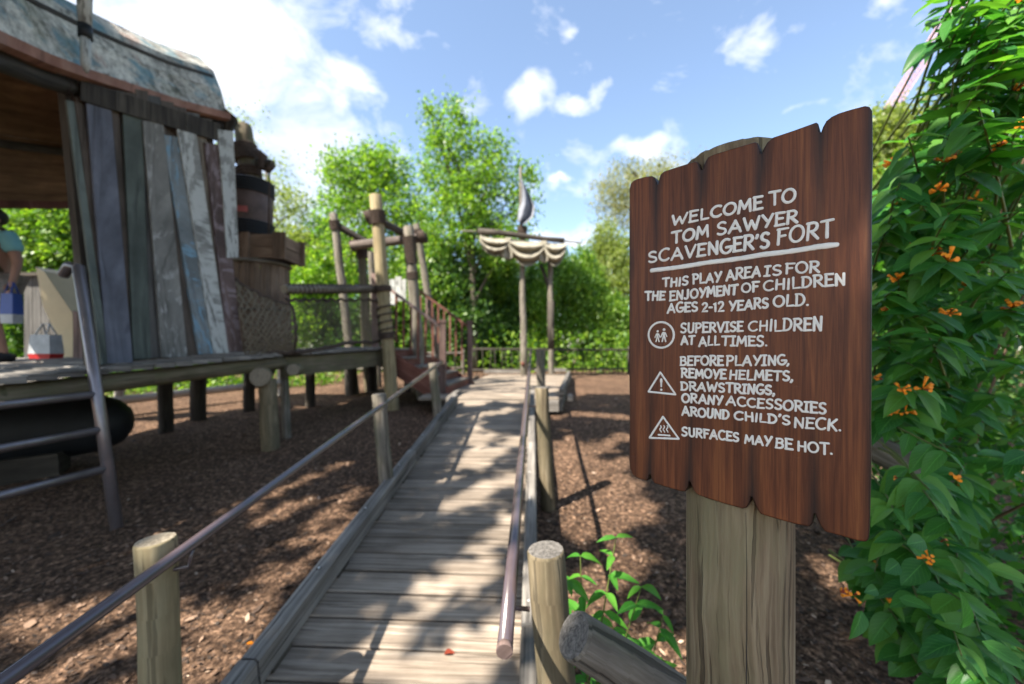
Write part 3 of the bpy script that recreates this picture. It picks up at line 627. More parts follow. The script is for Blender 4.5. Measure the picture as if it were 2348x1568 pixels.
# the drying check as a thin dark split, in pieces that follow the face of the post
def split(ang, z0, z1, wdt, seed):
    pts = []; rad = []; k = int((z1-z0)/.02)
    for i in range(k+1):
        z = lerp(z0, z1, i/k); a = ang+.035*wav((z*3, seed, 0))+.012*wav((z*11, seed, 4)); rr_ = pr*1.0
        pts.append(V((pc.x+.012*(1.5-z)*.15+math.cos(a)*rr_, pc.y+math.sin(a)*rr_, z))); rad.append(wdt*(math.sin(math.pi*min(1, max(0, i/k))))**.5*(.7+.5*abs(wav((z*9, 1, seed)))))
    rad[0] = rad[-1] = .0003
    return MB().tube(pts, rad, 5, cap=0)
split(-1.925, .45, 1.39, .0013, 1.0).build('crack', 'hole', sign)
split(-2.05, .5, .92, .0008, 2.0).build('crack', 'hole', sign)

# --- hand-painted lettering: every glyph is a set of brush strokes
def arc(cx, cy, rx, ry, a0, a1, k=9): return [(cx+rx*math.cos(R(lerp(a0, a1, i/k))), cy+ry*math.sin(R(lerp(a0, a1, i/k)))) for i in range(k+1)]
G = {
 'A': (.78, [[(.02, 0), (.40, 1)], [(.38, 1), (.78, 0)], [(.14, .33), (.68, .33)]]),
 'B': (.62, [[(.08, 0), (.08, 1)], [(.02, .98)]+arc(.30, .77, .25, .22, 80, -80)+[(.08, .54)], arc(.34, .27, .28, .27, 85, -90)+[(.02, 0)]]),
 'C': (.70, [arc(.42, .5, .40, .5, 55, 315, 14)]),
 'D': (.68, [[(.08, 0), (.08, 1)], [(.0, 1)]+arc(.22, .5, .44, .5, 85, -85, 12)+[(0, 0)]]),
 'E': (.58, [[(.08, 0), (.08, 1)], [(.02, 1), (.58, .97)], [(.08, .53), (.48, .53)], [(.02, 0), (.60, .02)]]),
 'F': (.56, [[(.10, 0), (.08, 1)], [(.0, .99), (.60, .97)], [(.08, .52), (.46, .53)]]),
 'G': (.74, [arc(.42, .5, .40, .5, 60, 345, 14), [(.42, .42), (.80, .42)]]),
 'H': (.68, [[(.08, 0), (.08, 1)], [(.62, 0), (.60, 1)], [(.06, .5), (.62, .5)]]),
 'I': (.36, [[(.18, 0), (.18, 1)], [(.0, 1), (.36, 1)], [(0, 0), (.36, 0)]]),
 '|': (.20, [[(.10, 0), (.10, 1)]]),
 'J': (.50, [[(.36, 1)]+arc(.20, .2, .18, .20, 0, -150, 8)]),
 'K': (.66, [[(.08, 0), (.08, 1)], [(.62, 1), (.10, .42)], [(.22, .55), (.66, 0)]]),
 'L': (.54, [[(.08, 1), (.08, 0), (.56, .02)]]),
 'M': (.86, [[(.04, 0), (.12, 1)], [(.12, 1), (.42, .30)], [(.42, .30), (.74, 1)], [(.74, 1), (.84, 0)]]),
 'N': (.70, [[(.08, 0), (.08, 1)], [(.08, 1), (.62, 0)], [(.62, 0), (.64, 1)]]),
 'O': (.80, [arc(.40, .5, .39, .49, 90, 455, 20)]),
 'P': (.60, [[(.08, 0), (.08, 1)], [(.0, 1)]+arc(.30, .74, .28, .26, 85, -85)+[(.08, .47)]]),
 'R': (.66, [[(.08, 0), (.08, 1)], [(.0, 1)]+arc(.32, .75, .26, .25, 85, -85)+[(.08, .49)], [(.26, .48), (.68, 0)]]),
 'S': (.60, [arc(.32, .76, .25, .24, 35, 230, 9)+[(.30, .50)]+arc(.30, .24, .27, .24, 55, -150, 9)]),
 'T': (.66, [[(.34, 0), (.34, 1)], [(.0, .99), (.68, 1)]]),
 'U': (.66, [[(.08, 1)]+arc(.34, .30, .26, .30, 180, 360, 9)+[(.60, 1)]]),
 'V': (.70, [[(.02, 1), (.36, 0)], [(.36, 0), (.72, 1)]]),
 'v': (.68, [[(.04, 1), (.34, .30)], [(.70, 1), (.30, .0)]]),
 'W': (1.0, [[(.02, 1), (.26, 0)], [(.26, 0), (.50, .72)], [(.50, .72), (.74, 0)], [(.74, 0), (1.0, 1)]]),
 'Y': (.68, [[(.04, 1), (.34, .48)], [(.70, 1), (.26, 0)]]),
 '2': (.56, [arc(.28, .74, .23, .25, 160, -30, 8)+[(.04, 0), (.56, .02)]]),
 '1': (.28, [[(.02, .84), (.16, 1), (.16, 0)]]),
 '-': (.34, [[(.04, .45), (.30, .46)]]),
 '.': (.16, [[(.08, .05), (.09, .055)]]),
 ',': (.18, [[(.10, .10), (.10, .02), (.02, -.14)]]),
 "'": (.16, [[(.10, 1.0), (.10, .93), (.03, .80)]]),
 '!': (.16, [[(.08, .35), (.08, 1)]]),
}
def smooth(pts):
    return pts
def stroke(mb, uv, thick_px, rr):
    """one brush stroke; uv in display pixels on the sign face, laid as a low ridge of paint"""
    p3 = [sgn(u, v) for u, v in uv]
    # resample
    out = [p3[0]]
    for a, b in zip(p3, p3[1:]):
        k = max(1, int((b-a).length/.004))
        out += [a.lerp(b, i/k) for i in range(1, k+1)]
    r0 = thick_px*.565*(sgn(uv[0][0], 800).y/F)
    rad = [r0*(1+.10*math.sin(i*.5+rr.random()*6)*.5+rr.uniform(-.05, .05)) for i in range(len(out))]
    if len(out) > 3 and rr.random() < .7: rad[-1] *= .85
    i0 = len(mb.v); n_ = 8
    d0 = (out[1]-out[0]).normalized() if len(out) > 1 and (out[1]-out[0]).length > 1e-7 else SE
    d1 = (out[-1]-out[-2]).normalized() if len(out) > 1 and (out[-1]-out[-2]).length > 1e-7 else SE
    pts = [out[0]-d0*rad[0]*.85, out[0]-d0*rad[0]*.5]+out+[out[-1]+d1*rad[-1]*.5, out[-1]+d1*rad[-1]*.85]
    rads = [rad[0]*.35, rad[0]*.85]+rad+[rad[-1]*.85, rad[-1]*.35]
    mb.tube(pts, rads, n_, cap=0, flat=SN)
    for i in range(i0, len(mb.v)):    # flatten onto the board and lift to its face
        q = mb.v[i]; dn = (q-SL0).dot(SN); mb.v[i] = q-SN*dn+SN*(.0017+dn*.22)
def word(mb, txt, p0, p1, h0, h1, th, conv, k, seed=0, slant=.06):
    rr = random.Random(seed+hash(txt) % 1 + len(txt)*13+int(p0[0])); gap = .17
    tot = sum(G[c][0] for c in txt)+gap*(len(txt)-1); x = 0
    for c in txt:
        w_, strokes = G[c]; dy = rr.uniform(-.035, .035); rot = rr.uniform(-.05, .05); hs = rr.uniform(.95, 1.06)
        for s_ in strokes:
            uv = []
            for (px, py) in s_:
                px2 = px+rot*(py-.5)+slant*(py-.5)*.6; py2 = py*hs+dy+rot*.3*(px-.3)
                fr = (x+px2)/tot; bx = lerp(p0[0], p1[0], fr); by = lerp(p0[1], p1[1], fr); hh = lerp(h0, h1, fr)
                uv.append(conv(bx, by-py2*hh))
            stroke(mb, uv, th*k*rr.uniform(.93, 1.07)*lerp(h0, h1, x/tot)/((h0+h1)/2), rr)
        x += w_+gap
LINES = [
 (C8, .4444, 12.5, [('WELCOME', (290, 668), (755, 583), 50, 62), ('TO', (792, 566), (925, 546), 68, 70)]),
 (C8, .4444, 12.5, [('TOM', (290, 763), (478, 725), 56, 58), ('SAWYER', (522, 718), (935, 655), 60, 64)]),
 (C8, .4444, 13, [("SCAVENGER'S", (168, 862), (790, 782), 54, 76), ('FORT', (832, 768), (1118, 725), 74, 86)]),
 (C8, .4444, 10.5, [('TH|S', (243, 985), (373, 975), 40, 44), ('PLAY', (398, 968), (542, 958), 46, 50), ('AREA', (570, 953), (745, 930), 52, 52), ('IS', (768, 931), (853, 925), 50, 52), ('FOR', (876, 918), (1048, 912), 52, 56)]),
 (C8, .4444, 10.5, [('THE', (153, 1053), (253, 1052), 42, 42), ('ENJOYMENT', (279, 1055), (626, 1022), 44, 50), ('OF', (650, 1013), (736, 1010), 46, 50), ('CH|LDREN', (762, 1006), (1180, 973), 48, 62)]),
 (C8, .4444, 10.5, [('AGES', (268, 1120), (421, 1110), 46, 48), ('2-12', (445, 1112), (556, 1110), 44, 46), ('YEARS', (585, 1108), (785, 1093), 48, 50), ('OLD.', (814, 1088), (995, 1082), 54, 58)]),
 (C8, .4444, 10, [('SUPERVISE', (335, 1221), (655, 1213), 46, 50), ('CH|LDREN', (685, 1213), (1062, 1209), 48, 68)]),
 (C8, .4444, 10, [('AT', (338, 1283), (406, 1281), 40, 42), ('ALL', (430, 1290), (535, 1284), 46, 48), ('TIMES.', (547, 1288), (780, 1291), 48, 50)]),
 (C8, .4444, 10, [('BEFORE', (333, 1388), (553, 1388), 42, 50), ('PLAYING,', (572, 1391), (895, 1386), 48, 50)]),
 (C9, .2925, 15.5, [('REMOvE', (515, 137), (862, 146), 66, 70), ('HELMETS,', (893, 148), (1388, 164), 68, 76)]),
 (C9, .2925, 15.5, [('DRAWSTRINGS,', (512, 234), (1245, 272), 62, 72)]),
 (C9, .2925, 15.5, [('OR', (520, 328), (636, 335), 62, 64), ('ANY', (652, 340), (836, 350), 64, 66), ('ACCESSORIES', (868, 352), (1645, 420), 66, 80)]),
 (C9, .2925, 15.5, [('AROUND', (520, 433), (885, 460), 66, 68), ("CH|LD'S", (930, 462), (1362, 508), 62, 70), ('NECK.', (1398, 525), (1765, 556), 76, 92)]),
 (C9, .2925, 15.5, [('SURFACES', (518, 590), (962, 638), 66, 68), ('MAY', (1012, 652), (1217, 677), 64, 70), ('BE', (1253, 683), (1382, 700), 72, 76), ('HOT.', (1424, 706), (1698, 742), 74, 88)]),
]
M['letter'] = plain('off_white_sign_paint', (.80, .78, .72), .5, 0, 40, .08, .15)
for conv, k, th, words_ in LINES:
    mb = MB()
    for i, (txt, p0, p1, h0, h1) in enumerate(words_): word(mb, txt, p0, p1, h0, h1, th, conv, k, i)
    mb.build('lettering', 'letter', sign)
rr = random.Random(5)
mb = MB(); stroke(mb, [C8(lerp(186, 1138, i/10), lerp(902, 767, i/10)+(2 if i % 3 else -1)) for i in range(11)], 20*.4444, rr); mb.build('underline', 'letter', sign)
def sym(strokes, conv, k, thick=11):
    mb = MB()
    for s_ in strokes:
        tk = s_[0] if isinstance(s_[0], (int, float)) else thick; pts = s_[1:] if isinstance(s_[0], (int, float)) else s_
        stroke(mb, [conv(*p) for p in pts], tk*k, rr)
    return mb.build('symbol', 'letter', sign)
circ = [(235+65*math.cos(R(a)), 1233-66*math.sin(R(a))) for a in range(0, 372, 12)]
def fig(cx, top, s_):
    hd = [(12*s_, (cx, top+8*s_), (cx+1, top+9*s_))]
    return [(13*s_, (cx, top+8*s_), (cx+1.5, top+9*s_)), (10*s_, (cx-1, top+24*s_), (cx, top+44*s_)), (6*s_, (cx-6*s_, top+24*s_), (cx-15*s_, top+46*s_)), (6*s_, (cx+6*s_, top+24*s_), (cx+15*s_, top+44*s_)),
            (7*s_, (cx-3*s_, top+44*s_), (cx-9*s_, top+70*s_)), (7*s_, (cx+3*s_, top+44*s_), (cx+9*s_, top+70*s_))]
sym([circ]+fig(216, 1207, .86)+fig(249, 1197, 1.0), C8, .4444, 10)
sym([[(350, 97), (258, 246)], [(258, 248), (468, 270)], [(468, 268), (350, 97)], (18, (357, 152), (357, 170)), (13, (357, 175), (357, 207)), (17, (357, 232), (358, 233))], C9, .2925, 14)
wv = [[(x+6*math.sin(i*.9), 514+i*5.6) for i in range(10)] for x in (352, 378, 404)]
sym([[(371, 444), (266, 608)], [(266, 609), (494, 617)], [(494, 616), (371, 444)], (12, (335, 585), (380, 588), (424, 592))]+[[8]+q for q in wv], C9, .2925, 14)

# log rail notched into the sign post
lt_ = thing('fallen_log', 'thick grey log with cracked cut end, slanting down behind the sign post', 'log', (.14, .9, 1.0))
la_ = P(1314, 1452, .90); lb_ = V((.458, .985, .745)); lb_ = la_+(lb_-la_)*3.3
mb = MB(); roundlog(mb, la_, lb_, .053, .066, 36, 22, .006, .006); mb.build('log', ['greylog', 'log_end_grey'], lt_)

# ------------------------------------------------------------------ fort: deck, wall, supports
fort = thing('play_fort', 'raised scavenger play fort with leaning painted plank wall on log posts', 'play fort', (-4, 4.5, .4))
ED = [V((-4.25, 1.2, 1.34)), V((-3.67, 2.86, 1.43)), V((-3.42, 3.9, 1.50)), V((-3.05, 5.4, 1.585))]
IN = V((-.96, .28, 0)).normalized()
def edge(s_):
    L_ = 0
    for a, b in zip(ED, ED[1:]):
        l = (b-a).length
        if s_ <= L_+l or b is ED[-1]: return a.lerp(b, (s_-L_)/l), (b-a).normalized()
        L_ += l
EL = sum((b-a).length for a, b in zip(ED, ED[1:]))
s_ = .05
while s_ < EL:
    p, d = edge(s_); o1 = p+V((0, 0, -.02))-IN*random.uniform(.0, .05)
    MB().bar(o1, o1+IN*3.1, .165, .045, ch=.006).build('deck_plank', 'kerb', fort); s_ += .174
for a, b in zip(ED, ED[1:]):
    q = IN*.12+V((0, 0, -.14)); mb = MB(); roundlog(mb, a+q-(b-a).normalized()*.05, b+q+(b-a).normalized()*.05, .085, n=12, k=5, wob=.02); mb.build('edge_beam', ['beam', 'log_end'], fort)
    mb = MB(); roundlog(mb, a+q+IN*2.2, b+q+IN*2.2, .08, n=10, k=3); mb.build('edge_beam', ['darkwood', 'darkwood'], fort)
def gpost(name, u, vt, Y, r, par, mat='beam', ub=None, top=None, endm='log_end'):
    a = P(u, vt, Y); ub = u if ub is None else ub; b = V(((ub-CX)/F*Y, Y, gz(0, Y)-.1))
    mb = MB(); roundlog(mb, b, a, r*1.05, r, 14, 7, .015, .02); return mb.build(name, [mat, endm], par)
gpost('support_post', 612, 868, 5.2, .105, fort, 'brownlog', ub=622)
gpost('support_post', 652, 862, 5.6, .055, fort, 'greylog', ub=660)
gpost('support_post', 455, 850, 6.6, .11, fort, 'darkwood'); gpost('support_post', 570, 850, 7.2, .09, fort, 'darkwood')
gpost('support_post', 380, 860, 5.9, .09, fort, 'darkwood'); gpost('support_post', 60, 900, 4.6, .1, fort, 'darkwood')
mb = MB(); roundlog(mb, P(596, 864, 4.98), P(596, 864, 4.98)+V((-1.2, 2.2, .05)), .125, .12, 18, 5, .01); mb.build('cross_log', ['beam', 'log_end'], fort)
mb = MB(); roundlog(mb, P(672, 848, 5.45), P(672, 848, 5.45)+V((-.6, 2.0, 0)), .085, .08, 14, 4, .01); mb.build('cross_log', ['beam', 'log_end'], fort)
# wall planks, each leaning its own way
W0 = V((-3.82, 3.7, 0)); W1 = V((-3.44, 5.0, 0)); WD = (W1-W0).normalized(); WN = V((WD.y, -WD.x, 0))
def wl(u, v, off=0):
    a = (u-CX)/F; t_ = (a*W0.y-W0.x)/(WD.x-a*WD.y); p = W0+WD*t_; return V((p.x, p.y, EYE+(HV-v)/F*p.y))+WN*off
def wplank(t0, t1, vt, b0, b1, vb, mat, off, th=.024, name='wall_plank'):
    o = [wl(b0, vb, off), wl(b1, vb-1.5, off), wl(lerp(b1, t1, .5), (vt+vb)/2, off+.004), wl(t1, vt+3, off), wl(t0, vt-2, off), wl(lerp(b0, t0, .5)+1, (vt+vb)/2, off+.004)]
    MB().poly(o, -WN*th).build(name, mat, fort)
for k in range(11):    # darker boards behind
    b0_ = lerp(236, 524, k/11); b1_ = lerp(236, 524, (k+1)/11)-1.5; wplank(lerp(168, 492, k/11), lerp(168, 492, (k+1)/11)-1, 140+k*13, b0_, b1_, 836-k*2.6, 'w_brown' if k % 3 else 'w_dgrey', -.035+.004*(k % 2))
for (t0, t1, vt, b0, b1, vb, mt, off) in [
    (147, 165, 232, 228, 246, 836, 'teal', .03), (172, 190, 225, 247, 262, 834, 'brown', .0), (190, 246, 212, 241, 299, 833, 'blue', .035), (248, 270, 225, 292, 310, 828, 'brown', .004),
    (276, 320, 245, 301, 341, 823, 'green', .03), (316, 330, 250, 338, 366, 821, 'dgrey', .008), (320, 367, 280, 364, 423, 819, 'grey', .045), (361, 374, 262, 418, 452, 816, 'brown', .012),
    (367, 403, 312, 450, 486, 812, 'lblue', .034), (397, 440, 290, 483, 517, 810, 'white', .05), (435, 466, 275, 506, 524, 808, 'tan', .02), (462, 498, 330, 515, 549, 806, 'redb', .045), (490, 526, 300, 512, 539, 592, 'white', .06)]:
    wplank(t0, t1, vt, b0, b1, vb, 'w_'+mt, off)
for q in range(4):  # added dark boards standing in for the shade under the gunwale overhang
    ua, ub_ = lerp(176, 498, q/4), lerp(176, 498, (q+1)/4)-1; MB().poly([wl(ua, lerp(232, 326, q/4), .056), wl(ub_, lerp(232, 326, (q+1)/4), .056), wl(ub_, lerp(186, 286, (q+1)/4), .056), wl(ua, lerp(186, 286, q/4), .056)], -WN*.02).build('overhang_shade_board', 'darkwood', fort)
# inner posts and panels of the shelter
mb = MB(); mb.bar(wl(232, 838, -.11), wl(168, 150, -.11), .09, .1, up=WN); mb.build('corner_post', 'darkwood', fort)
for k in range(6): 
    a = P(55+k*20, 632, 5.9); b = P(55+k*20+18.5, 632, 5.9); z0 = 1.5
    MB().poly([V((a.x, a.y, z0)), V((b.x, b.y, z0)), V((b.x, b.y, a.z+.02*(k % 2))), V((a.x, a.y, a.z))], V((0, .03, 0))).build('back_panel', 'w_dgrey', fort)
MB().bar(P(40, 629, 5.85), P(176, 627, 5.85), .07, .05).build('panel_rail', 'darkwood', fort)
cr = [P(82, 612, 5.0), P(100, 622, 5.0), P(166, 718, 5.0), P(172, 832, 5.0), P(152, 832, 5.0), P(126, 760, 5.0), P(98, 700, 5.0)]
MB().poly(list(reversed(cr)), V((.05, .4, 0))).build('cream_side_panel', 'cream', fort)
for (u0, u1, m_) in ((167, 178, 'pinkwood'), (179.5, 190, 'pinkwood'), (191.5, 203, 'pinkwood')):
    a = P(u0, 832, 4.9); b = P(u1, 832, 4.9); MB().poly([a, b, P(u1, 716, 4.9), P(u0, 712, 4.9)], V((0, .025, 0))).build('pale_slat', m_, fort)
MB().poly([P(226, 834, 4.6), P(237, 834, 4.6), P(235, 772, 4.6), P(222, 768, 4.6)], V((0, .025, 0))).build('red_slat', 'redbag', fort)
# bridge deck with sagging rope-net sides
br = thing('net_bridge', 'plank bridge with sagging rope net side between fort wall and lashed posts', 'bridge', (-2.9, 6.6, .5))
B0 = V((-3.05, 5.42, 1.585)); B1 = V((-2.33, 7.55, 1.66)); bd = (B1-B0).normalized(); bin_ = V((-bd.y, bd.x, 0)).normalized()
k = 0
while k*.172 < (B1-B0).length:
    p = B0+bd*(k*.172+.09); MB().bar(p+V((0, 0, -.02))-bin_*random.uniform(0, .05), p+bin_*1.5+V((0, 0, -.02)), .162, .04, ch=.006).build('bridge_plank', 'kerb', br); k += 1
MB().bar(B0+bin_*.1+V((0, 0, -.2)), B1+bin_*.1+V((0, 0, -.2)), .08, .27).build('side_beam', 'beam', br)
MB().bar(B0+bin_*1.4+V((0, 0, -.2)), B1+bin_*1.4+V((0, 0, -.2)), .08, .27).build('side_beam', 'darkwood', br)
mb = MB(); roundlog(mb, P(650, 663, 5.45), P(880, 662, 7.62), .062, .06, 12, 7, .02); mb.build('top_log', ['greylog', 'log_end'], br)
MB().tube(helix(P(655, 663, 5.5), P(876, 662, 7.6), .072, 26, 8), .014, 6, cap=0).build('rope_wrap', 'rope', br)
MB().tube([P(lerp(655, 876, i/60), 684+6*abs(math.sin(i*.55)), lerp(5.48, 7.58, i/60)) for i in range(61)], .022, 6, cap=0).build('rope_edge', 'rope', br)
def netmesh(TL, TR, BR, BL, nu, nv, sag, r, bulge=V((0, 0, 0)), diag=True, warp_=.0):
    def S(a, b):
        top = TL.lerp(TR, a)+V((0, 0, -sag*4*a*(1-a))); bot = BL.lerp(BR, a)+V((0, 0, -.02*math.sin(a*9)))
        return top.lerp(bot, b)+bulge*math.sin(math.pi*b)*(1-.3*a)+V((1, 1, 1))*warp_*wav((a*9, b*9, 3))
    mb = MB()
    if diag:
        K = nu+nv
        for sg in (0, 1):
            for c in range(-nv, nu+1):
                pts = []
                for j in range(0, nv*2+1):
                    b = j/(nv*2); a = (c+b*nv)/nu if sg == 0 else (c+nv-b*nv)/nu
                    if 0 <= a <= 1: pts.append(S(a, b))
                if len(pts) > 2: mb.tube(pts, r, 4, caps=False)
    else:
        for i in range(nu+1): mb.tube([S(i/nu, j/8) for j in range(9)], r, 4, caps=False)
        for j in range(nv+1): mb.tube([S(i/20, j/nv) for i in range(21)], r, 4, caps=False)
    return mb, S
n1, S1 = netmesh(P(528, 635, 5.05), P(668, 700, 5.45), P(673, 802, 5.42), P(560, 822, 4.95), 11, 9, .05, .0105, V((.14, -.12, -.08)), warp_=.03)
n1.build('net', 'net', br)
MB().tube([S1(i/20, 0) for i in range(21)], .022, 8, cap=0).build('rope_edge', 'rope', br)
MB().tube([S1(i/20, 1) for i in range(21)], .028, 8, cap=0).build('rope_edge', 'rope', br)
MB().tube([S1(1, i/12) for i in range(13)], .02, 8, cap=0).build('rope_edge', 'rope', br)
n2, S2 = netmesh(P(668, 690, 5.5), P(872, 688, 7.6), P(880, 778, 7.55), P(672, 806, 5.45), 26, 14, .02, .0045, V((.05, -.05, 0)), warp_=.03)
n2.build('net', 'net', br)
MB().tube([S2(i/30, 1) for i in range(31)], .03, 8, cap=0).build('rope_edge', 'rope', br)

# ladder leaning on the deck edge
lad = thing('ladder', 'brown metal pipe ladder leaning on the fort deck edge', 'ladder', (-3.4, 3.1, .2))
la = P(268, 1212, 3.12); lb = P(180, 612, 3.42); ld = V((-.30, -.95, 0)).normalized()
def railp(off): return [la+off, la.lerp(lb, .5)+off, lb+off, lb+off+V((-.12, .04, .02)), lb+off+V((-.2, .06, -.06))]
MB().tube(railp(V((0, 0, 0))), .04, 12, cap=0).build('side_rail', 'galv', lad)
o2 = ld*1.25; MB().tube(railp(V((o2.x, o2.y, -.08))), .04, 12, cap=0).build('side_rail', 'galv', lad)
for v_ in (926, 1004, 1086):
    t_ = (v_-1212)/(612-1212); p = la.lerp(lb, t_*1.03); MB().tube([p, p+V((o2.x, o2.y, -.05))], .031, 10, cap=0).build('rung', 'galv', lad)

# overturned boat used as roof
boat = thing('boat_roof', 'overturned old boat hull with peeling grey-blue paint roofing the fort', 'boat', (-4.6, 4, 4))
GUN = [P(-120, 30, 2.3), P(0, 85, 2.85), P(100, 130, 3.2), P(200, 167, 3.6), P(300, 200, 4.05), P(400, 232, 4.55), P(516, 262, 5.2)]
PROF = [(-.0, 0), (.05, .30), (.14, .56), (.32, .74), (.62, .86), (.98, .84), (1.34, .62), (1.70, .22), (1.98, -.2), (2.22, -.6), (2.38, -.95)]
def hp(i, j, inset=0.0):
    g = GUN[i]; x, z = PROF[j]; back = .0
    k = 1-.12*(i == 0); p = g+IN*x*k+V((0, 0, z))
    if i == len(GUN)-1: p += V((-.03, -.10, 0))*max(0, z+.1)*1.2   # raked stern
    return p
for j in range(len(PROF)-1):
    mb = MB(); nrm = V((0, 0, 1)); rows = []
    for i in range(len(GUN)):
        a = hp(i, j); b = hp(i, j+1); rows.append((a, b.lerp(a, -.05 if j == 0 else .006)))
    ax = IN*(PROF[j+1][0]-PROF[j][0])+V((0, 0, PROF[j+1][1]-PROF[j][1])); nr = V((WD.x, WD.y, .25)).normalized().cross(ax).normalized()
    if nr.z < 0 and j > 0: nr = -nr
    if j == 0: nr = V((.96, -.28, .1))
    th = nr*.022; i0 = 0
    for (a, b) in rows: mb.v.extend([a+th*.15*(j % 2), b+th*.15*(j % 2), b-th, a-th])
    for i in range(len(GUN)-1):
        A = i*4; B = A+4; l0 = i*.6
        for (p, q, mi) in ((0, 1, 0), (1, 2, 1), (2, 3, 1), (3, 0, 0)):
            mb.face((A+p, A+q, B+q, B+p), ((l0, p*.3), (l0, p*.3+.28), (l0+.6, p*.3+.28), (l0+.6, p*.3)), mi)
    e = (len(GUN)-1)*4; mb.face((0, 3, 2, 1), ((0, 0),)*4, 0); mb.face((e, e+1, e+2, e+3), ((0, 0),)*4, 0)
    mb.build('hull_plank', ['hull', 'hull_in'], boat)
# transom at the stern
tr_ = [hp(len(GUN)-1, j) for j in range(len(PROF))]
MB().poly(tr_, V((WD.x, WD.y, 0))*.04).build('transom', 'hull', boat)
mb = MB()
for a, b in zip(GUN, GUN[1:]): pass
gp = [g+V((.05, -.02, -.045)) for g in GUN]
rows = [[g+V((0, 0, .05)), g+V((.05, -.015, .04)), g+V((.05, -.015, -.045)), g+V((-.04, .01, -.055)), g+V((-.04, .01, .05)), g+V((0, 0, .05))] for g in gp]
mb.grid(rows, sm=False); mb.face(tuple(range(5)), ((0, 0),)*5); e = (len(rows)-1)*6; mb.face(tuple(e+k for k in range(5)), ((0, 0),)*5); mb.build('gunwale', 'gunwale', boat)
FG = [hp(i, len(PROF)-1) for i in range(len(GUN))]
mb = MB(); rows = [[g+V((0, 0, .06)), g+V((.05, 0, .05)), g+V((.05, 0, -.05)), g+V((-.05, 0, -.05)), g+V((0, 0, .06))] for g in FG]; mb.grid(rows, sm=False); mb.build('gunwale', 'red', boat)
for j, rr_ in ((8, .05), (6, .055), (4, .05), (2, .05)):
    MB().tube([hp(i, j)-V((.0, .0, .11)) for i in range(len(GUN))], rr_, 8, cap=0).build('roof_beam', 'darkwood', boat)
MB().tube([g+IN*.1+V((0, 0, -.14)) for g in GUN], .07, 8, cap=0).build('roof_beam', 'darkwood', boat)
k0 = GUN[-1]; MB().poly([k0+V((0, 0, .08)), k0+V((.10, .08, .0)), k0+V((-.02, .03, -.30)), k0+V((-.14, -.02, -.05))], V((-.05, .10, 0))).build('stern_knee', 'darkwood', boat)
# moss and root strands hanging from the gunwale
mb = MB(); r_ = random.Random(9)
for i in range(70):
    t_ = r_.uniform(2.6, 5.9); i_ = int(t_); g = GUN[i_].lerp(GUN[min(i_+1, 6)], t_-i_)+V((0, 0, -.06))+IN*r_.uniform(0, .08); l = r_.uniform(.06, .32)
    mb.tube([g, g+V((r_.uniform(-.04, .04), r_.uniform(-.04, .04), -l*.5)), g+V((r_.uniform(-.08, .08), r_.uniform(-.05, .05), -l))], [.004, .003, .001], 3, caps=False)
mb.build('hanging_roots', 'rope', boat, kind='stuff')
# white pole hanging in front of hull
oar = thing('hanging_pole', 'weathered white pole with a dark collar hanging over the boat hull edge', 'pole', P(195, 90, 3.3).to_tuple())
MB().tube([P(191, -120, 3.3), P(193, -20, 3.3), P(195, 60, 3.3)], [.055, .05, .042], 10, cap=0).build('shaft', 'w_white', oar)
MB().tube([P(195, 58, 3.3), P(195.5, 88, 3.3)], .045, 12, cap=0).build('collar', 'black', oar)
MB().tube([P(195.5, 88, 3.3), P(197, 150, 3.3), P(197.5, 166, 3.3)], [.033, .033, .012], 10, cap=0).build('tip', 'w_white', oar)
# dark play tunnel under the deck
tn = thing('play_tunnel', 'dark rounded tunnel lying in the shade under the fort deck', 'tunnel', (-4.6, 4.9, .4))
c0 = V((-6.9, 3.75, .66)); c1 = V((-4.86, 4.72, .76)); MB().tube([c0, c0.lerp(c1, .5), c1, c1+V((.14, .06, .01)), c1+V((.22, .09, .02)), c1+V((.26, .11, .02))], [.44, .42, .33, .26, .17, .06], 24, cap=0).build('shell', 'black', tn)
MB().bar(c0+V((.3, -.3, -.40)), c1+V((-.1, -.3, -.40)), .3, .3).build('cradle', 'darkwood', tn)

# ------------------------------------------------------------------ barrel tower
TY = 6.35
def Lath(name, mats, prof, c, par=None, n=28, sm=True, **tg):
    mb = MB(); rows = [[V((c.x+math.cos(2*math.pi*k/n)*r_, c.y+math.sin(2*math.pi*k/n)*r_, z)) for k in range(n+1)] for r_, z in prof]
    mb.grid(rows, sm=sm); return mb.build(name, mats, par, **tg)
tc_ = P(592, 700, TY); zT = P(0, 606, TY).z
tub = thing('wooden_tub', 'big brown stave tub behind the rope net, under the square crate', 'tub', (tc_.x, TY, 1.58))
for k in range(20):
    a = 2*math.pi*k/20; a2 = a+2*math.pi/20*.95; z0 = 1.6; z1 = zT
    def q(an, r_, z): return V((tc_.x+math.cos(an)*r_, TY+math.sin(an)*r_, z))
    mb = MB(); am = (a+a2)/2; rb, rt = .47, .425
    mb.v.extend([q(a, rb, z0), q(am, rb+.012, z0), q(a2, rb, z0), q(a2, rb-.04, z0), q(a, rb-.04, z0), q(a, rt, z1), q(am, rt+.012, z1), q(a2, rt, z1), q(a2, rt-.04, z1), q(a, rt-.04, z1)])
    for (i, j, w0, w1) in ((0, 1, 0, .06), (1, 2, .06, .12), (2, 3, .12, .16), (3, 4, .16, .28), (4, 0, .28, .32)): mb.face((i, j, j+5, i+5), ((0+k, w0), (0+k, w1), (1.3+k, w1), (1.3+k, w0)))
    mb.face((4, 3, 2, 1, 0), ((0, 0),)*5); mb.face((5, 6, 7, 8, 9), ((0, 0),)*5); mb.build('stave', 'brownstave', tub)
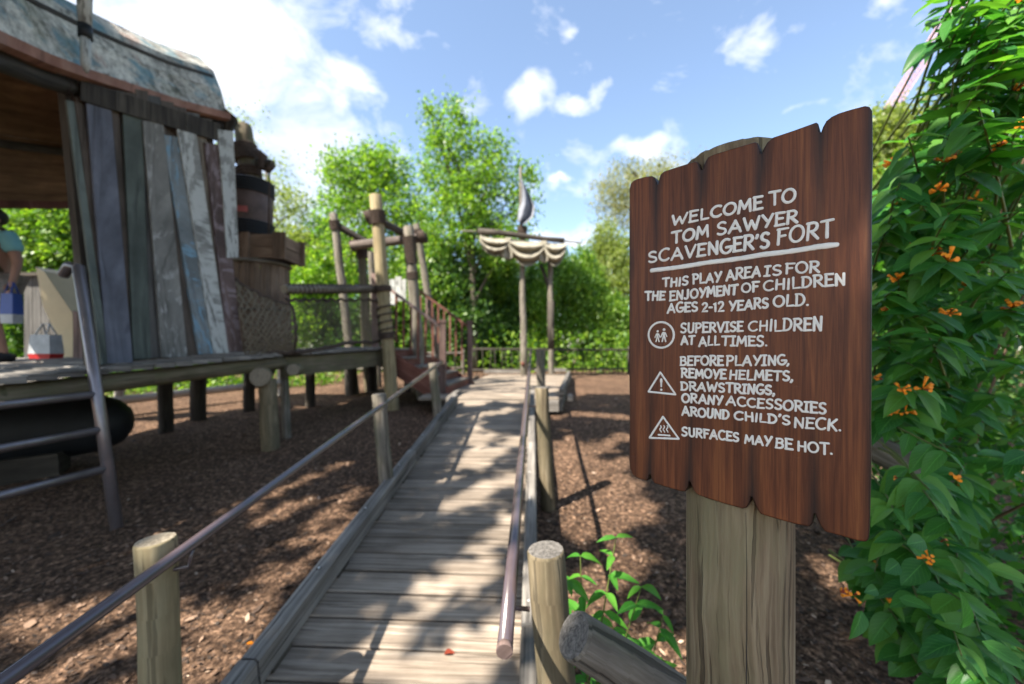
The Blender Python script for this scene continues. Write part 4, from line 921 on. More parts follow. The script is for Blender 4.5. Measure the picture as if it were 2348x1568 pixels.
MB().tube([V((tc_.x+math.cos(R(a))*.45, TY+math.sin(R(a))*.45, zT-.02)) for a in range(0, 361, 15)], .03, 8, caps=False).build('rim', 'greylog', tub)
MB().tube([V((tc_.x+math.cos(R(a))*.47, TY+math.sin(R(a))*.47, zT-.75)) for a in range(0, 361, 15)], .012, 6, caps=False).build('hoop', 'black', tub)
zb0, zb1 = P(0, 604, TY).z, P(0, 552, TY).z
cr_ = thing('square_crate', 'square brown plank crate between the tub and the black drum', 'crate', (tc_.x, TY, zb0))
x0, x1 = P(534, 0, TY-.38).x, P(640, 0, TY-.38).x
for (a, b) in (((x0, TY-.38), (x1, TY-.38)), ((x1+.02, TY-.36), (x1+.02, TY+.14)), ((x1, TY+.16), (x0, TY+.16)), ((x0-.02, TY+.14), (x0-.02, TY-.36))):
    for kz in range(2):
        z = lerp(zb0, zb1, (kz+.5)/2); MB().bar(V((*a, z)), V((*b, z)), .035, (zb1-zb0)/2-.008, ch=.004).build('board', 'brownstave', cr_)
for (x_, y_) in ((x0, TY-.41), (lerp(x0, x1, .30), TY-.41), (x1-.02, TY-.41), (x1+.05, TY-.40), (x1+.05, TY+.16)):
    MB().bar(V((x_, y_, zb0-.02)), V((x_, y_, zb1+.02)), .11, .035, up=V((0, -1, 0))).build('corner_batten', 'brownstave', cr_)
bc = P(573, 0, TY); z0, z1 = P(0, 550, TY).z+.02, P(0, 417, TY).z
drum = thing('black_drum', 'dark drum with black ribbed bands standing on the square crate', 'drum', (bc.x, TY, z0))
hh = z1-z0; pf = [(.0, z0), (.30, z0), (.315, z0+.02), (.325, z0+hh*.5), (.315, z1-.02), (.29, z1), (.0, z1)]
Lath('drum_body', 'drum', pf, bc, drum)
for a, b in ((.02, .26), (.74, .98)):
    for k in range(5): z = z0+hh*lerp(a, b, (k+.5)/5); MB().tube([V((bc.x+math.cos(R(q_))*.325, TY+math.sin(R(q_))*.325, z)) for q_ in range(0, 361, 12)], hh*.024, 6, caps=False).build('rubber_band', 'black', drum)
MB().poly([V((bc.x+math.cos(R(a))*.329, TY+math.sin(R(a))*.329, z0+hh*(.36 if i < 4 else .46))) for i, a in enumerate((-86, -78, -70, -62, -62, -70, -78, -86))], V((0, -.004, 0))).build('faded_mark', 'redprint', drum)
cap_ = thing('rope_bollard', 'mossy upright log wound with dark ropes on top of the drum', 'bollard', (bc.x, TY, z1))
mb = MB(); roundlog(mb, P(574, 420, TY), P(556, 288, TY), .15, .125, 16, 6, .02); mb.build('log', ['beam', 'log_end'], cap_)
MB().tube(helix(P(567, 372, TY), P(560, 335, TY), .155, 6, 12), .028, 6, cap=0).build('rope_coil', 'rope', cap_)
MB().tube(helix(P(572, 410, TY), P(569, 388, TY), .165, 3, 12), .03, 6, cap=0).build('rope_coil', 'rope', cap_)
MB().tube([P(585, 345, TY-.15), P(603, 360, TY-.15), P(600, 385, TY-.15), P(614, 392, TY-.15), P(625, 378, TY-.1)], [.05, .07, .05, .045, .05], 8, cap=0).build('rope_knot', 'rope', cap_)
mb = MB(); roundlog(mb, P(590, 372, TY-.1), P(626, 378, TY-.1), .075, .07, 10, 3); mb.build('peg', ['darkwood', 'beam'], cap_)
MB().tube([P(618, 385, TY-.15), P(617, 440, TY-.2), P(616, 545, TY-.25)], .012, 6, cap=0).build('hanging_rope', 'rope', cap_)

# ------------------------------------------------------------------ lashed log frame
fr = thing('lashed_log_tower', 'tall frame of peeled log posts and crossbeams lashed with dark rope', 'log frame', (-2.5, 8.5, .5))
def fpost(ut, vt, um, Y, r, mat='log', r1=None):
    a = P(ut, vt, Y); m_ = P(um, 660, Y); d = (m_-a); k = (gz(0, Y)-.1-a.z)/d.z; b = a+d*min(k, 3)
    b = V((b.x, b.y, gz(0, Y)-.1)); mb = MB(); roundlog(mb, b, a, r*1.1, r, 14, 9, .02, .02); mb.build('post', [mat, 'log_end'], fr); return a, b
pa = fpost(861, 448, 878, 7.3, .108); pb = fpost(765, 490, 785, 9.2, .09, 'greylog'); pc_ = fpost(828, 545, 834, 9.6, .10, 'beam'); pd = fpost(937, 520, 948, 8.4, .11, 'greylog')
pe = fpost(954, 514, 978, 9.8, .085, 'greylog'); pf_ = fpost(850, 578, 856, 10.3, .08, 'greylog')
for (a, b, r_, mt) in ((P(768, 514, 9.2), P(848, 562, 9.5), .085, 'darkwood'), (P(806, 563, 9.35), P(972, 545, 8.6), .10, 'lashlog'), (P(842, 493, 8.0), P(945, 545, 9.0), .085, 'darkwood'), (P(825, 548, 9.6), P(854, 560, 10.3), .08, 'darkwood')):
    mb = MB(); roundlog(mb, a, b, r_, r_*.95, 12, 5, .02); mb.build('crossbeam', [mt, 'log_end'], fr)
def lash(a, b, t0, t1, r_, turns, th=.018): MB().tube(helix(a.lerp(b, t0), a.lerp(b, t1), r_, turns, 10), th, 6, cap=0).build('rope_lashing', 'rope', fr)
def frac(p, v_): a, b = p; return (P(0, v_, a.y).z-a.z)/(b.z-a.z)
lash(*pa, frac(pa, 482), frac(pa, 515), .135, 6); lash(*pa, frac(pa, 655), frac(pa, 668), .135, 3, .022); lash(*pa, frac(pa, 690), frac(pa, 775), .137, 5, .016); lash(*pa, frac(pa, 760), frac(pa, 776), .14, 3, .02)
lash(*pb, frac(pb, 505), frac(pb, 528), .11, 5); lash(*pc_, frac(pc_, 548), frac(pc_, 592), .125, 9, .02); lash(*pd, frac(pd, 540), frac(pd, 605), .13, 10, .018); lash(*pd, frac(pd, 622), frac(pd, 640), .13, 3, .018); lash(*pe, frac(pe, 525), frac(pe, 550), .11, 5, .02)
for c in (P(965, 543, 8.55), P(846, 498, 7.95), P(810, 562, 9.4)):
    MB().tube(helix(c+V((-.05, 0, -.02)), c+V((.1, 0, .02)), .125, 4, 10), .022, 6, cap=0).build('rope_lashing', 'rope', fr)
for (u_, Y_) in ((805, 9.0), (853, 9.6)):
    gpost('support_post', u_, 820, Y_, .12, br, 'darkwood')

# ------------------------------------------------------------------ stairs
stt = thing('staircase', 'red-brown wooden stairs with balusters climbing left from the landing', 'stairs', (-1.4, 8.3, LZ))
SA = V((-1.22, 7.55, LZ)); SB = V((-1.02, 9.35, LZ)); up_ = V((-1.28, .16, .85)); NS = 5
for k in range(NS):
    f0 = k/NS; z = LZ+.85*(k+1)/NS; a = SA+V((up_.x*f0-.13, up_.y*f0, 0)); b = SB+V((up_.x*f0-.13, up_.y*f0, 0))
    MB().bar(V((a.x, a.y, z-.02)), V((b.x, b.y, z-.02)), .29, .04, ch=.005).build('tread', 'kerb', stt)
    a2 = a+V((.12, 0, 0)); b2 = b+V((.12, 0, 0)); MB().bar(V((a2.x, a2.y, z-.107)), V((b2.x, b2.y, z-.107)), .03, .13).build('riser', 'red', stt)
for s0 in (SA, SB):
    sg = -.04 if s0 is SA else .04; a = s0+V((.05, sg, -.12)); b = s0+up_+V((-.1, sg, -.08)); MB().bar(a, b, .05, .36).build('stringer', 'red', stt)
newA = P(1015, 0, 7.5); newB = P(1077, 0, 9.4)
for (q_, Y_, vt, sg) in ((newA, 7.5, 733, 0), (newB, 9.4, 735, 1)):
    zt = P(0, vt, Y_).z; x_ = q_.x; MB().bar((x_, Y_, .5), (x_, Y_, zt-.06), .11, .11, up=V((0, 1, 0)), mi=0).build('newel_post', 'newel', stt)
    MB().bar((x_, Y_, zt-.06), (x_, Y_, zt), .135, .135, up=V((0, 1, 0))).build('newel_cap', 'newel', stt)
    top = V((x_+up_.x, Y_+up_.y, zt+up_.z)); a = V((x_-.05, Y_, zt-.13)); b = V((x_-1.28, Y_+.16, zt-.13+.9))
    MB().bar(a, b, .085, .045, ch=.008).build('hand_rail', 'pinkwood' if sg == 0 else 'red', stt)
    for k in range(1, 9):
        p = a.lerp(b, k/8.6); MB().bar((p.x, p.y, p.z-.92), (p.x, p.y, p.z-.03), .036, .036, up=V((0, 1, 0))).build('baluster', 'red' if k != 7 else 'pinkwood', stt)
    MB().bar(V((x_-1.34, Y_+.17, 1.6)), V((x_-1.34, Y_+.17, zt+.9)), .1, .1, up=V((0, 1, 0))).build('newel_post', 'pinkwood', stt)
MB().bar((newB.x+.03, 7.62, LZ+.16), (newB.x+.03-.0, 7.62, LZ+.161), .01, .01) 
# upper platform joining stairs and bridge
up = thing('upper_platform', 'small raised plank platform at the top of the red stairs', 'platform', (-3, 8.6, 1.6))
for k in range(12):
    y_ = 7.62+k*.175; MB().bar((-4.0, y_, 1.62), (-2.42, y_, 1.62), .165, .04, ch=.005).build('plank', 'kerb', up)
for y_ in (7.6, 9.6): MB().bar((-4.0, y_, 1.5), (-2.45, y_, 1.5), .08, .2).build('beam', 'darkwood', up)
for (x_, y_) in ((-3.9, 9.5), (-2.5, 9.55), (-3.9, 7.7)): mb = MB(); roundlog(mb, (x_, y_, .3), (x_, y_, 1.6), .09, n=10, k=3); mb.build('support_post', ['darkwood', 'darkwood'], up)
for (u0, u1, v0, v1) in ((893, 905, 640, 700), (906, 920, 634, 690), (921, 930, 640, 690)):
    MB().poly([P(u0, v1, 9.0), P(u1, v1, 9.0), P(u1, v0, 9.0), P(u0, v0, 9.0)], V((0, .03, 0))).build('railing_board', 'w_white', up)

# ------------------------------------------------------------------ masts with furled sail
MY = 12.2
def mast(label, ut, vt, ub, vb, r0, r1):
    t = thing('mast', label, 'mast', P(ub, vb, MY).to_tuple()); mb = MB(); roundlog(mb, P(ub, vb, MY), P(ut, vt, MY), r0, r1, 12, 9, .03); mb.build('pole', ['greylog', 'log_end'], t); return t
m1_ = mast('taller weathered mast pole carrying the crossyard and grey flag', 1193, 383, 1201, 859, .125, .035)
MB().tube(helix(P(1197, 545, MY), P(1197, 520, MY), .13, 5, 10), .03, 6, cap=0).build('rope_lashing', 'rope', m1_)
MB().ball(P(1198, 834, MY-.12), .07, 8).build('wooden_knob', 'red', m1_)
m2_ = mast('shorter weathered mast pole under the right end of the sail', 1262, 600, 1263, 858, .09, .085)
MB().tube([P(1239, 606, MY), P(1248, 630, MY), P(1260, 668, MY)], .05, 8, cap=0).build('brace', 'darkwood', m2_)
MB().tube([P(1262, 690, MY), P(1263, 800, MY)], .105, 8, cap=0).build('dark_sleeve', 'darkwood', m2_)
yd = thing('sail_yard', 'dark wooden yard crossing the mast with pale furled sail below', 'yard', P(1198, 540, MY).to_tuple())
MB().tube([P(1055, 529, MY-.15), P(1098, 531, MY-.15)], [.02, .03], 8, cap=0).tube([P(1290, 552, MY-.15), P(1335, 557, MY-.15)], [.03, .018], 8, cap=0).build('yard_tip', 'greylog', yd)
MB().tube([P(1096, 531, MY-.15), P(1140, 533, MY-.15), P(1200, 541, MY-.15), P(1250, 548, MY-.15), P(1293, 552, MY-.15)], [.11, .09, .075, .07, .085], 10, cap=0).build('spar', 'darkwood', yd)
sail = thing('furled_sail', 'grimy cream canvas sail hanging in three swags below the yard', 'sail', P(1198, 560, MY).to_tuple())
def swag(u0, v0, u1, v1, drop, seedv, w0=.9):
    rows = []; n_ = 26; m__ = 22
    for i in range(m__+1):
        t_ = i/m__; row = []
        for k in range(n_+1):
            a = k/n_; u_ = lerp(u0, u1, a); ln_ = lerp(v0, v1, a); dv = (4+drop*t_)*math.sin(math.pi*a)**.75+ t_*14*(1-math.sin(math.pi*a))
            dep = .16*math.sin(t_*15+math.sin(a*3)*1.2)*math.sin(math.pi*a)**.6+.05*wav((a*7, t_*7, seedv))
            row.append(P(u_, ln_+dv, MY-.28-.10*math.sin(math.pi*t_)+dep))
        rows.append(row)
    mb = MB(); mb.grid(rows); o = mb.build('swag', 'sail', sail); md = o.modifiers.new('thick', 'SOLIDIFY'); md.thickness = .012
swag(1100, 538, 1168, 546, 42, 1); swag(1164, 545, 1249, 553, 58, 2); swag(1246, 552, 1297, 557, 52, 3)
for (u_, v_) in ((1165, 545), (1247, 552)):
    rows = [[P(u_+x_*(6+14*t_)+2*math.sin(t_*9+x_*3), v_+t_*52-abs(x_)*9*t_, MY-.33+.07*math.cos(x_*7)) for x_ in np.linspace(-1, 1, 11)] for t_ in np.linspace(0, 1, 10)]
    mb = MB(); mb.grid(rows); o = mb.build('gathered_fold', 'sail', sail); md = o.modifiers.new('thick', 'SOLIDIFY'); md.thickness = .012
flag = thing('grey_flag', 'tattered grey flag hanging limp from the top of the mast', 'flag', P(1197, 440, MY).to_tuple())
rows = [[P(lerp(1190+3*math.sin(t_*5), 1190+float(np.interp(t_, [0, .25, .6, .85, 1], [8, 20, 36, 32, 12])), x_), lerp(408, 508, t_)+x_*6, MY-.1+.16*math.sin(x_*8+t_*3)) for x_ in np.linspace(0, 1, 16)] for t_ in np.linspace(0, 1, 18)]
mb = MB(); mb.grid(rows); o = mb.build('cloth', 'flag', flag); md = o.modifiers.new('thick', 'SOLIDIFY'); md.thickness = .01

# ------------------------------------------------------------------ rustic fences
def fence(label, pts, Y, zt, zb, nst, rr_=.045, seed=1, stakes=True, mat='greylog'):
    r_ = random.Random(seed); t = thing('rustic_fence', label, 'fence', V(pts[0]).to_tuple())
    A = V(pts[0]); B = V(pts[1])
    for z in (zt, zb):
        mb = MB(); roundlog(mb, A+V((0, 0, z)), B+V((0, 0, z+r_.uniform(-.05, .05))), rr_, rr_*.85, 10, 7, .06); mb.build('log_rail', [mat, 'log_end'], t)
    for k in range(nst):
        p = A.lerp(B, (k+.5)/nst+r_.uniform(-.01, .01)); MB().tube([p+V((0, -.02, -.1)), p+V((r_.uniform(-.07, .07), -.02, zt+r_.uniform(-.10, .06)))], .011, 6, cap=0).build('stake', 'darkwood', t)
    for k in range(int((B-A).length/2.4)+1):
        p = A.lerp(B, k/max(1, int((B-A).length/2.4))); mb = MB(); roundlog(mb, p+V((0, .05, -.15)), p+V((0, .05, zt+.1)), .07, .065, 10, 4); mb.build('fence_post', [mat, 'log_end'], t)
    return t
G1 = .78
fence('low rustic pole fence behind the landing and sail masts', ((-1.4, 13.3, G1), (4.2, 14.2, G1)), 14, .82, .12, 30, .04, 3, mat='darkwood')
fence('low rustic pole fence on the left, seen beyond the stairs', ((-7.5, 12.2, .70), (-1.7, 13.8, .74)), 12, .75, .25, 16, .05, 4)
fence('pale split rail fence seen low under the fort deck', ((-8.2, 4.6, .42), (-5.2, 8.9, .62)), 9, .60, .22, 0, .085, 5, mat='palelog')
bl_ = thing('fallen_log', 'grey log lying behind the sign, half hidden by the orange flowered bush', 'log', (1.7, 1.8, .9))
mb = MB(); roundlog(mb, P(1900, 975, 2.1), P(2180, 1115, 1.75), .07, .065, 14, 7, .02); mb.build('log', ['greylog', 'log_end_grey'], bl_)
for q in range(9):
    a = P(1925+q*17, 1225+q*16, 1.85-.03*q); 
    MB().bar(V((a.x, a.y, a.z+.02)), V((a.x+.22, a.y-.02, max(.05, a.z-.22))), .025, .02).build('lath', 'darkwood', bl_)

# ------------------------------------------------------------------ person on the fort deck with bags
def person():
    t = thing('person', 'person in teal t-shirt and grey shorts walking on the fort deck holding bags', 'person', (-5.5, 4.45, 1.5))
    S_ = 1.72; bx, by, bz = -5.75, 4.40, 1.472
    J = {'pel': (0, 0, .95), 'wa': (0, .0, 1.10), 'ch': (.01, 0, 1.30), 'nk': (.0, 0, 1.46), 'hd': (.0, -.02, 1.56), 'ht': (.0, -.02, 1.68),
         'hl': (-.10, 0, .90), 'kl': (-.13, -.05, .50), 'al': (-.14, .04, .09), 'tl': (-.12, -.13, .03), 'hr': (.10, 0, .90), 'kr': (.12, -.08, .50), 'ar': (.14, -.0, .09), 'tr': (.17, -.16, .03),
         'sl': (-.19, 0, 1.40), 'el': (-.27, .03, 1.12), 'wl': (-.24, -.10, .90), 'sr': (.19, 0, 1.40), 'er': (.27, .02, 1.12), 'wr': (.33, -.08, .88), 'pr': (.34, -.09, .82)}
    rad = {'pel': .15, 'wa': .14, 'ch': .155, 'nk': .06, 'hd': .085, 'ht': .08, 'hl': .10, 'kl': .062, 'al': .042, 'tl': .04, 'hr': .10, 'kr': .062, 'ar': .042, 'tr': .04, 'sl': .07, 'el': .045, 'wl': .030, 'sr': .07, 'er': .045, 'wr': .030, 'pr': .035}
    E = [('pel', 'wa'), ('wa', 'ch'), ('ch', 'nk'), ('nk', 'hd'), ('hd', 'ht'), ('pel', 'hl'), ('hl', 'kl'), ('kl', 'al'), ('al', 'tl'), ('pel', 'hr'), ('hr', 'kr'), ('kr', 'ar'), ('ar', 'tr'), ('ch', 'sl'), ('sl', 'el'), ('el', 'wl'), ('ch', 'sr'), ('sr', 'er'), ('er', 'wr'), ('wr', 'pr')]
    def skin(name, keys, edges, mat, grow=0.0, root=None, jj=J):
        me_ = bpy.data.meshes.new(name); ks = list(keys); me_.from_pydata([V(jj[k])+V((bx, by, bz)) for k in ks], [(ks.index(a), ks.index(b)) for a, b in edges], [])
        o = bpy.data.objects.new(name, me_); COL.objects.link(o); o.parent = t; o.matrix_parent_inverse = Matrix.Translation(-t.location)
        md = o.modifiers.new('skin', 'SKIN'); md.use_smooth_shade = True
        for i, k in enumerate(ks):
            sv = me_.skin_vertices[0].data[i]; r_ = rad.get(k, .03)+grow; sv.radius = (r_*(1.15 if k in ('ch', 'wa', 'pel') else 1), r_*(.8 if k in ('ch', 'wa', 'pel') else 1)); sv.use_root = (k == root)
        s2 = o.modifiers.new('sub', 'SUBSURF'); s2.levels = 2; s2.render_levels = 2
        me_.materials.append(M[mat]); return o
    body = skin('body', J.keys(), E, 'skin', root='pel')
    for k in range(5):   # fingers curled round the bag handles
        a = V((bx, by, bz))+V(J['pr'])+V((-.02+.012*k, -.01, -.02)) if k < 4 else V((bx, by, bz))+V(J['wr'])+V((-.025, -.02, -.02))
        MB().tube([a, a+V((0, -.03, -.03)), a+V((0, -.02, -.06)), a+V((0, .01, -.065))], [.011, .010, .009, .007], 6, cap=0).build('finger', 'skin', t)
    J2 = dict(J); J2['ms'] = (.245, .01, 1.22); J2['ml'] = (-.245, .01, 1.22); J2['hem'] = (0, 0, .93); rad['ms'] = .065; rad['ml'] = .065; rad['hem'] = .165
    skin('t_shirt', ['hem', 'wa', 'ch', 'nk0', 'sl', 'sr', 'ms', 'ml'], [('hem', 'wa'), ('wa', 'ch'), ('ch', 'nk0'), ('ch', 'sl'), ('ch', 'sr'), ('sr', 'ms'), ('sl', 'ml')], 'shirt', .022, 'ch', {**J2, 'nk0': (0, 0, 1.42)})
    J3 = dict(J2); J3['ql'] = (-.125, -.02, .60); J3['qr'] = (.12, -.04, .60); rad['ql'] = .085; rad['qr'] = .085
    skin('shorts', ['pel', 'hl', 'hr', 'ql', 'qr'], [('pel', 'hl'), ('pel', 'hr'), ('hl', 'ql'), ('hr', 'qr')], 'shorts', .02, 'pel', J3)
    o_ = V((bx, by, bz))
    MB().ball(o_+V((0, .015, 1.63)), .115, 14, sc_=(.95, 1.0, .95)).build('hair', 'hair', t)
    for sg in (-1, 1):
        MB().ball(o_+V((sg*.035, -.115, 1.60)), .014, 8).build('eye', 'sole', t)
        MB().ball(o_+V((sg*.09, -.01, 1.585)), .028, 8, sc_=(.4, .8, 1.2)).build('ear', 'skin', t)
    MB().ball(o_+V((0, -.125, 1.575)), .016, 8, sc_=(.8, 1, 1.5)).build('nose', 'skin', t)
    MB().ball(o_+V((0, -.108, 1.535)), .024, 8, sc_=(1.1, .4, .35)).build('mouth', 'redprint', t)
    for k, z in (('tl', .03), ('tr', .03)):
        a = o_+V(J[k]); b = o_+V(J['al' if k == 'tl' else 'ar']); MB().tube([V((b.x, b.y+.07, o_.z+.06)), V((b.x, b.y, o_.z+.075)), V((a.x, a.y, o_.z+.05)), V((a.x, a.y-.06, o_.z+.035))], [.05, .06, .05, .03], 10, cap=0).build('shoe', 'shoe', t)
    MB().poly([o_+V((-.10, -.165, 1.27)), o_+V((.10, -.165, 1.27)), o_+V((.10, -.17, 1.34)), o_+V((-.10, -.17, 1.34))], V((0, -.006, 0))).build('shirt_print', 'navy', t)
    MB().poly([o_+V((-.11, -.165, 1.17)), o_+V((.08, -.165, 1.17)), o_+V((.08, -.167, 1.24)), o_+V((-.11, -.167, 1.24))], V((0, -.006, 0))).build('shirt_print', 'redprint', t)
    MB().tube([o_+V((.11, .12, 1.44)), o_+V((.12, -.02, 1.50)), o_+V((.13, -.14, 1.40)), o_+V((.15, -.17, 1.2)), o_+V((.19, -.06, 1.0))], .022, 8, cap=0).build('shoulder_strap', 'strap', t)
    return o_
po = person()
def bag(name, label, c, w_, d_, h_, m1, m2, split):
    t = thing(name, label, 'bag', V(c).to_tuple()); c = V(c); prof = lambda s__: [(-w_/2*s__, -d_/2*s__), (w_/2*s__, -d_/2*s__), (w_/2*s__*1.04, 0), (w_/2*s__, d_/2*s__), (-w_/2*s__, d_/2*s__), (-w_/2*s__*1.04, 0)]
    X, Yv = V((1, 0, 0)), V((0, 1, 0))
    MB().prism(prof(.9), c, c+V((0, 0, h_*split)), X, Yv, prof(1.0), cap=0).build('bag_base', m2, t)
    MB().prism(prof(1.0), c+V((0, 0, h_*split+.002)), c+V((0, 0, h_)), X, Yv, prof(.86), cap=0).build('bag_body', m1, t)
    for sg in (-1, 1): MB().tube([c+V((-w_*.25, sg*d_*.35, h_)), c+V((-w_*.15, 0, h_+.12)), c+V((w_*.15, 0, h_+.12)), c+V((w_*.25, sg*d_*.35, h_))], .008, 6, cap=0).build('handle', m1, t)
bag('shopping_bag', 'white bag with red base standing by the walker, lower right', P(106, 822, 4.35).to_tuple(), .24, .14, .26, 'white', 'redbag', .2)
bag('shopping_bag', 'blue and white bag carried in the hand of the person', (po.x+.35, po.y-.1, po.z+.44), .14, .10, .32, 'blue', 'white', .3)

# ------------------------------------------------------------------ distant crane boom
bm_ = thing('crane_boom', 'faded red lattice crane boom slanting across the sky, far behind the bush', 'crane', P(2040, 260, 70).to_tuple())
a = P(1990, 330, 70); b = P(2240, -60, 70); d = (b-a).normalized(); x = d.cross(V((0, 1, 0))).normalized(); yv = V((0, 1, 0)); wd = .7; nb_ = 30
cs = [x*wd+yv*wd, x*-wd+yv*wd, x*-wd-yv*wd, x*wd-yv*wd]
for c in cs: MB().bar(a+c, b+c, .07, .07, up=yv).build('chord', 'crane', bm_)
mb = MB()
for i in range(nb_):
    p = a.lerp(b, i/nb_); q = a.lerp(b, (i+1)/nb_)
    for k in range(4): mb.tube([p+cs[k], q+cs[(k+1) % 4]], .028, 4, caps=False); mb.tube([p+cs[(k+1) % 4], q+cs[k]], .028, 4, caps=False)
mb.build('lattice', 'crane', bm_, kind='stuff')

# ------------------------------------------------------------------ trees and shrubs
def tree(name, label, cat, base, blobs, ncl, per, cr, size, mat, trunk, group=None, seed=1, droop=.25, shell=.45, limbs=8, bark='bark', width=.5):
    r = np.random.default_rng(seed); t = thing(name, label, cat, base, group)
    pos, cc = clumps(blobs, ncl, per, cr, r, shell); me_ = leaves_mesh('crown', pos, size, mat, droop=droop, r=r, width=width); o = obj('crown', me_); o.parent = t; o.matrix_parent_inverse = Matrix.Translation(-t.location)
    if trunk:
        mb = MB(); B = V(base); top = V(trunk[0]); n_ = 7
        mb.tube([B.lerp(top, i/n_)+V((.06*wav((i, seed, 1)), .06*wav((i, seed, 5)), 0)) for i in range(n_+1)], [lerp(trunk[1], trunk[1]*.45, i/n_) for i in range(n_+1)], 9, cap=0); mb.build('trunk', bark, t)
        mb = MB()
        for k in range(limbs):
            e = V(cc[r.integers(len(cc))].tolist()); s0 = B.lerp(top, .35+.6*r.random()); md_ = s0.lerp(e, .5)+V((0, 0, .12*(e-s0).length)); mb.tube([s0, md_, e], [trunk[1]*.4, trunk[1]*.26, .012], 6, caps=False)
        mb.build('limbs', bark, t)
    return t
def blob(u, v, Y, ru, rv, ry=None, w=None):
    p = P(u, v, Y); a = ru/F*Y; b = rv/F*Y; return (p.x, p.y, p.z, a, ry or a, b, w or a*b)
GR = 'trees behind the landing'
Y = 17
tree('leafy_tree', 'round bright green tree left of centre, behind the lashed log frame', 'tree', P(850, 850, Y).to_tuple(), [blob(835, 390, Y, 80, 62), blob(785, 430, Y, 55, 75), blob(890, 460, Y, 85, 95), blob(820, 500, Y, 90, 85), blob(768, 385, Y, 28, 32), blob(895, 385, Y, 50, 50), blob(850, 590, Y, 110, 90), blob(945, 500, Y, 50, 80)], 520, 30, .29, .17, 'leaf_green', (P(850, 420, Y), .16), seed=2)
Y = 15.5
tree('leafy_tree', 'tallest bright green tree in the middle with upright spiky top', 'tree', P(1088, 850, Y).to_tuple(), [blob(1050, 330, Y, 65, 50), blob(1125, 345, Y, 42, 45), blob(998, 290, Y, 20, 55, w=.3), blob(985, 258, Y, 10, 25, w=.08), blob(1045, 262, Y, 20, 38, w=.22), blob(1015, 400, Y, 65, 65), blob(1110, 420, Y, 65, 65), blob(1060, 500, Y, 100, 75), blob(1205, 400, Y, 28, 30), blob(1190, 470, Y, 40, 50, w=.5), blob(1140, 560, Y, 85, 70)], 520, 28, .24, .16, 'leaf_green', (P(1078, 420, Y), .17), seed=3, limbs=14)
Y = 21
tree('sparse_tree', 'thin yellow-green tree behind the black drum against the white cloud', 'tree', P(640, 850, Y).to_tuple(), [blob(560, 300, Y, 55, 90, w=.9), blob(620, 400, Y, 60, 60, w=.8), blob(670, 470, Y, 60, 50), blob(610, 520, Y, 80, 60, w=1.5), blob(690, 560, Y, 60, 50)], 330, 14, .32, .17, 'leaf_pale', (P(610, 380, Y), .15), seed=4, shell=.3)
Y = 27
tree('willow_tree', 'olive drooping tree just left of the sign, in the distance', 'tree', P(1500, 850, Y).to_tuple(), [blob(1440, 420, Y, 80, 45), blob(1500, 400, Y, 90, 40), blob(1400, 470, Y, 45, 60), blob(1470, 480, Y, 80, 60), blob(1580, 480, Y, 100, 80)], 480, 26, .42, .22, 'leaf_olive', (P(1490, 450, Y), .3), seed=5, droop=1.3, width=.3)
Y = 9.5
tree('leafy_tree', 'pale green tree behind the right edge of the sign', 'tree', P(2080, 850, Y).to_tuple(), [blob(2060, 300, Y, 45, 60), blob(2120, 330, Y, 60, 70), blob(2010, 380, Y, 40, 110), blob(2130, 240, Y, 12, 40, w=.06), blob(2090, 470, Y, 90, 90), blob(2200, 420, Y, 90, 110), blob(2030, 300, Y, 40, 55), blob(2100, 400, Y, 80, 100)], 900, 26, .16, .12, 'leaf_pale', (P(2080, 400, Y), .08), seed=6)
